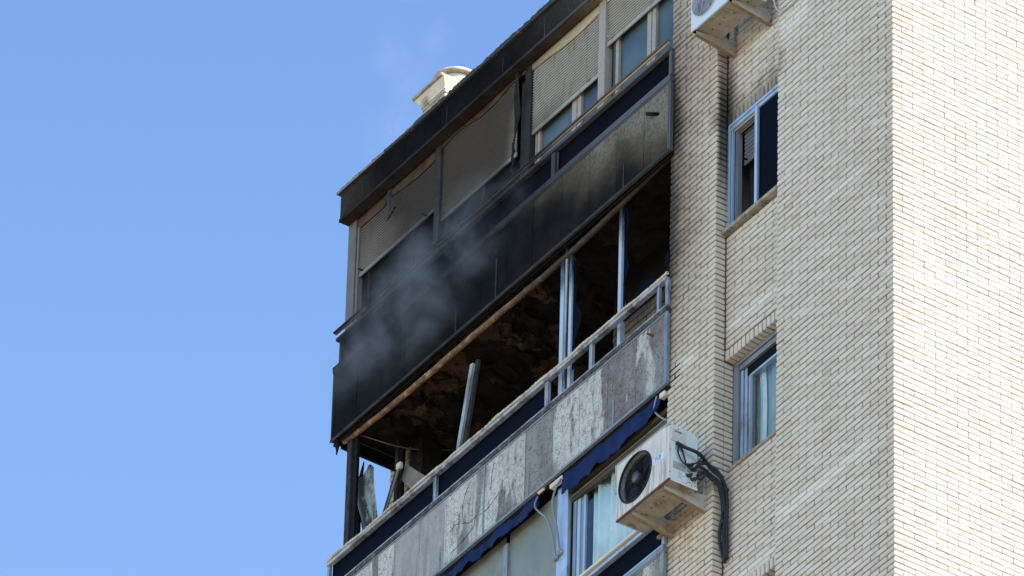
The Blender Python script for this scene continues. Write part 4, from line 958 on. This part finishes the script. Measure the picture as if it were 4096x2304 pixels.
text('FUJI', .056, (-3.065, -.5022, -3.832), (R(90), 0, 0), M['ink_b'], ac, 'brand_lettering', 1.1)
ln = MB().box(-3.12, -3.02, -.5020, -.5016, -3.866, -3.861).build('brand_underline', M['ink_b'], ac)
for y, z in ((-.495, -3.545), (-.195, -3.545), (-.49, -3.83), (-.49, -4.09), (-.20, -4.14), (-.30, -4.15), (-.24, -4.15), (-.40, -3.56)): MB().tube([(AX1, y, z), (AX1 + .004, y, z)], .006, 6).build('screw', M['valve'], ac)
for y, z in ((-.27, -3.935), (-.235, -3.965), (-.285, -4.06), (-.235, -4.085)):
    vv = MB(); vv.tube([(AX1, y, z), (AX1 + .03, y, z), (AX1 + .055, y + .02, z + .005)], [.012, .016, .012], 7); vv.tube([(AX1 + .02, y - .03, z), (AX1 + .02, y + .03, z + .004)], .011, 7)
    vv.build('valve', M['valve'], ac)
text('liquid', .024, (AX1 + .002, -.27, -3.995), (R(90), 0, R(90)), M['ink_g'], ac, 'valve_marking'); text('suct. A', .024, (AX1 + .002, -.255, -4.125), (R(90), 0, R(90)), M['ink_g'], ac, 'valve_marking')
# upper unit
ac2 = ac_unit(-2.80, -1.98, -.375, -.07, 1.235, 1.80, -2.55, 1.53, .235, 'clean white air conditioner cut by the top of the view, white wire fan guard', M['ac_top'], M['grille_w'], M['ac_top'], False, ((-2.755,), (-2.15,)), RY, M['bracket_rust'], False)
for xx in (-2.78, -2.17): MB().box(xx, xx + .035, -.37, RY - .05, 1.205, 1.222).build('rubber_strip', M['black_metal'], ac2)

# ------------------------------------------------------------------ pipes and cables
t = thing('refrigerant_pipes', 'bundle of black insulated pipes looping from the stained air conditioner round the brick pier', 'pipes', (-2.8, 0, -4.9))
def hose(pts, r, nm='pipe'): return MB().tube(smooth(pts, 8), r, 8).build(nm, M['pipe'], t)
hose([(AX1 + .01, -.42, -3.73), (AX1 + .05, -.36, -3.78), (AX1 + .09, -.22, -3.82), (-2.84, -.08, -3.86), (-2.80, .0, -3.93), (-2.775, .05, -4.06), (-2.765, .075, -4.22), (-2.77, .08, -4.40), (-2.80, .075, -4.60), (-2.79, .08, -4.80), (-2.775, .09, -4.93)], .018)
hose([(AX1 + .06, -.22, -3.935), (AX1 + .09, -.14, -3.90), (-2.82, -.06, -3.92), (-2.78, .01, -4.0), (-2.745, .05, -4.1), (-2.735, .07, -4.3), (-2.745, .075, -4.55), (-2.75, .08, -4.75), (-2.765, .09, -4.93)], .015)
hose([(AX1 + .06, -.22, -4.06), (AX1 + .08, -.15, -4.00), (-2.83, -.06, -4.02), (-2.80, .0, -4.08), (-2.79, .03, -4.18), (-2.785, .05, -4.4), (-2.83, .05, -4.62), (-2.825, .07, -4.8), (-2.785, .09, -4.96)], .015)
hose([(AX1 + .06, -.24, -3.96), (AX1 + .08, -.17, -3.96), (-2.83, -.05, -3.98), (-2.79, .01, -4.05), (-2.76, .04, -4.2), (-2.75, .06, -4.42), (-2.77, .06, -4.65), (-2.77, .08, -4.93)], .013)
hose([(AX1 + .05, -.22, -4.08), (AX1 + .07, -.18, -4.09), (AX1 + .08, -.15, -4.05), (AX1 + .08, -.13, -4.0), (-2.83, -.06, -4.0), (-2.80, .0, -4.07), (-2.775, .03, -4.2), (-2.765, .05, -4.4)], .013)
hose([(AX1 + .02, -.40, -3.76), (AX1 + .03, -.42, -3.85), (AX1 + .03, -.36, -3.95), (AX1 + .05, -.28, -3.95), (AX1 + .09, -.18, -3.89), (-2.82, -.07, -3.91)], .008, 'lead')
hose([(AX1 + .02, -.38, -3.76), (AX1 + .03, -.35, -3.87), (AX1 + .03, -.32, -3.96), (AX1 + .04, -.27, -4.01), (AX1 + .06, -.22, -4.0)], .008, 'lead')
for z in (-4.15, -4.3, -4.5, -4.72): MB().tube([(-2.80, .07, z), (-2.74, .065, z + .004)], .029, 8).build('tape', M['pipe'], t)
t = thing('grey_cable', 'thin grey cable drooping across the brick corner at the top', 'cable', (-1.7, -.02, 1.0))
MB().tube(smooth([(-1.98, .02, 1.5), (-1.93, -.012, 1.28), (-1.88, -.018, 1.10), (-1.80, -.02, 1.00), (-1.68, -.018, .97), (-1.5, -.015, .99), (-1.3, -.013, 1.05), (-1.1, -.012, 1.16)], 8), .008, 6).build('cable', M['cable'], t)

# ------------------------------------------------------------------ chimney
hx0, hx1, hy0, hy1, hzt = -9.43, -8.99, .80, 1.34, 5.10
ch = MB().box(hx0 + .014, hx1 - .014, hy0 + .014, hy1, 3.6, hzt - .02).build('chimney', M['mortar'], B)
z = 4.2; k = 0
while z < hzt - .07:
    x = hx0 - (0 if k % 2 else .125)
    while x < hx1 - .03:
        a, b = max(x, hx0), min(x + .25, hx1)
        if b - a > .04: MB().bevbox(a + .006, b - .006, hy0 + random.uniform(-.003, .003), hy0 + .1, z + .006, z + P - .006, .006, .5, .002).build('brick', M['brick_tan'], ch)
        x += .25
    y = hy0 + (.125 if k % 2 else .25)
    for yy0, yy1 in ((hy0, y), (y, y + .25)): MB().bevbox(hx1 - .07, hx1 + .003, yy0 + .006, yy1 - .006, z + .006, z + P - .006, .006, .2, .002).build('brick', M['cream'], ch)  # flank bricks coloured paler than the front ones, sunlight put into the colour
    z += P; k += 1
cx0, cx1, cy0, cy1 = -9.505, -8.94, .715, 1.42
MB().bevbox(cx0, cx1, cy0, cy1, 5.175, 5.212, .006).build('chimney_cap', M['clay'], ch)
q_ = lambda e, z_: [(hx0 - e, hy0 - e, z_), (hx1 + e, hy0 - e, z_), (hx1 + e, hy1 + e, z_), (hx0 - e, hy1 + e, z_)]
MB().hexa(q_(.008, 5.095), q_(.06, 5.174)).build('cap_cove', M['cream'], ch)
MB().hexa(q_(.006, 5.06), q_(.006, 5.094)).build('neck_band', M['cream'], ch)
MB().tube([(-9.19, 1.07, 5.212), (-9.19, 1.07, 5.36)], .21, 32).build('chimney_pot', M['cream'], ch)
nR = 36
MB().tube([(-9.19 + .225 * math.cos(2 * math.pi * i / nR), 1.07 + .225 * math.sin(2 * math.pi * i / nR), 5.39) for i in range(nR + 1)], .034, 8, False).build('pot_rim', M['clay'], ch)

# ------------------------------------------------------------------ smoke drifting up the sooty parapet
sm = NT('thin_smoke'); sm.pos()
cx, cy, cz, hx, hy, hz = -7.45, -.40, .98, 2.1, .32, .95
ex = lambda v, c, h: sm.math('POWER', sm.math('ABSOLUTE', sm.math('DIVIDE', sm.math('SUBTRACT', v, c), h)), 2.0)
rd = sm.math('ADD', sm.math('ADD', ex(sm.math('ADD', sm.x, sm.math('MULTIPLY', sm.z, -.35)), cx - .35, hx), ex(sm.y, cy, hy)), ex(sm.z, cz, hz))
fall = sm.step(rd, 1.0, .0, 0, 1)
v_ = sm.n('ShaderNodeVectorMath', {0: sm.pos(), 1: sm.scale(sm.noise(1.1, 3, .5, out='c'), (.7, .7, .7))}, operation='ADD').outputs[0]
d1 = sm.noise(2.0, 6, .66, vec=v_, stretch=(1, 1, .75)); d2 = sm.step(d1, .40, .72)
dn = sm.math('MULTIPLY', sm.math('MULTIPLY', fall, d2), 1.15)
pv = sm.n('ShaderNodeVolumePrincipled', {'Color': (.97, .90, .84, 1), 'Density': dn, 'Anisotropy': .2})
sm.t.links.new(pv.outputs[0], sm.out.inputs[1])
MB().box(cx - hx - .3, cx + hx + .5, cy - hy, cy + hy - .02, cz - hz, cz + hz).build('smoke', sm.m, kind='stuff').location = (0, 0, ZO)
# a thin leftover wisp in the sunlight above the roof
sm = NT('sunlit_wisp'); sm.pos()
cx, cy, cz = -10.85, 1.5, 6.7
sx_ = sm.math('ADD', sm.x, sm.math('MULTIPLY', sm.math('SUBTRACT', sm.z, cz), -.12))
rd = sm.math('ADD', sm.math('ADD', sm.math('POWER', sm.math('ABSOLUTE', sm.math('DIVIDE', sm.math('SUBTRACT', sx_, cx), .75)), 2.0), sm.math('POWER', sm.math('ABSOLUTE', sm.math('DIVIDE', sm.math('SUBTRACT', sm.y, cy), .5)), 2.0)), sm.math('POWER', sm.math('ABSOLUTE', sm.math('DIVIDE', sm.math('SUBTRACT', sm.z, cz), 1.5)), 2.0))
v_ = sm.n('ShaderNodeVectorMath', {0: sm.pos(), 1: sm.scale(sm.noise(1.0, 3, .5, out='c'), (.6, .6, .6))}, operation='ADD').outputs[0]
dn = sm.math('MULTIPLY', sm.math('MULTIPLY', sm.step(rd, 1.0, 0, 0, 1), sm.step(sm.noise(1.6, 6, .66, vec=v_), .42, .74)), .12)
pv = sm.n('ShaderNodeVolumePrincipled', {'Color': (.95, .93, .95, 1), 'Density': dn, 'Anisotropy': .1})
sm.t.links.new(pv.outputs[0], sm.out.inputs[1])
MB().box(cx - 1.1, cx + 1.1, cy - .5, cy + .5, cz - 1.5, cz + 1.5).build('smoke', sm.m, kind='stuff').location = (0, 0, ZO)
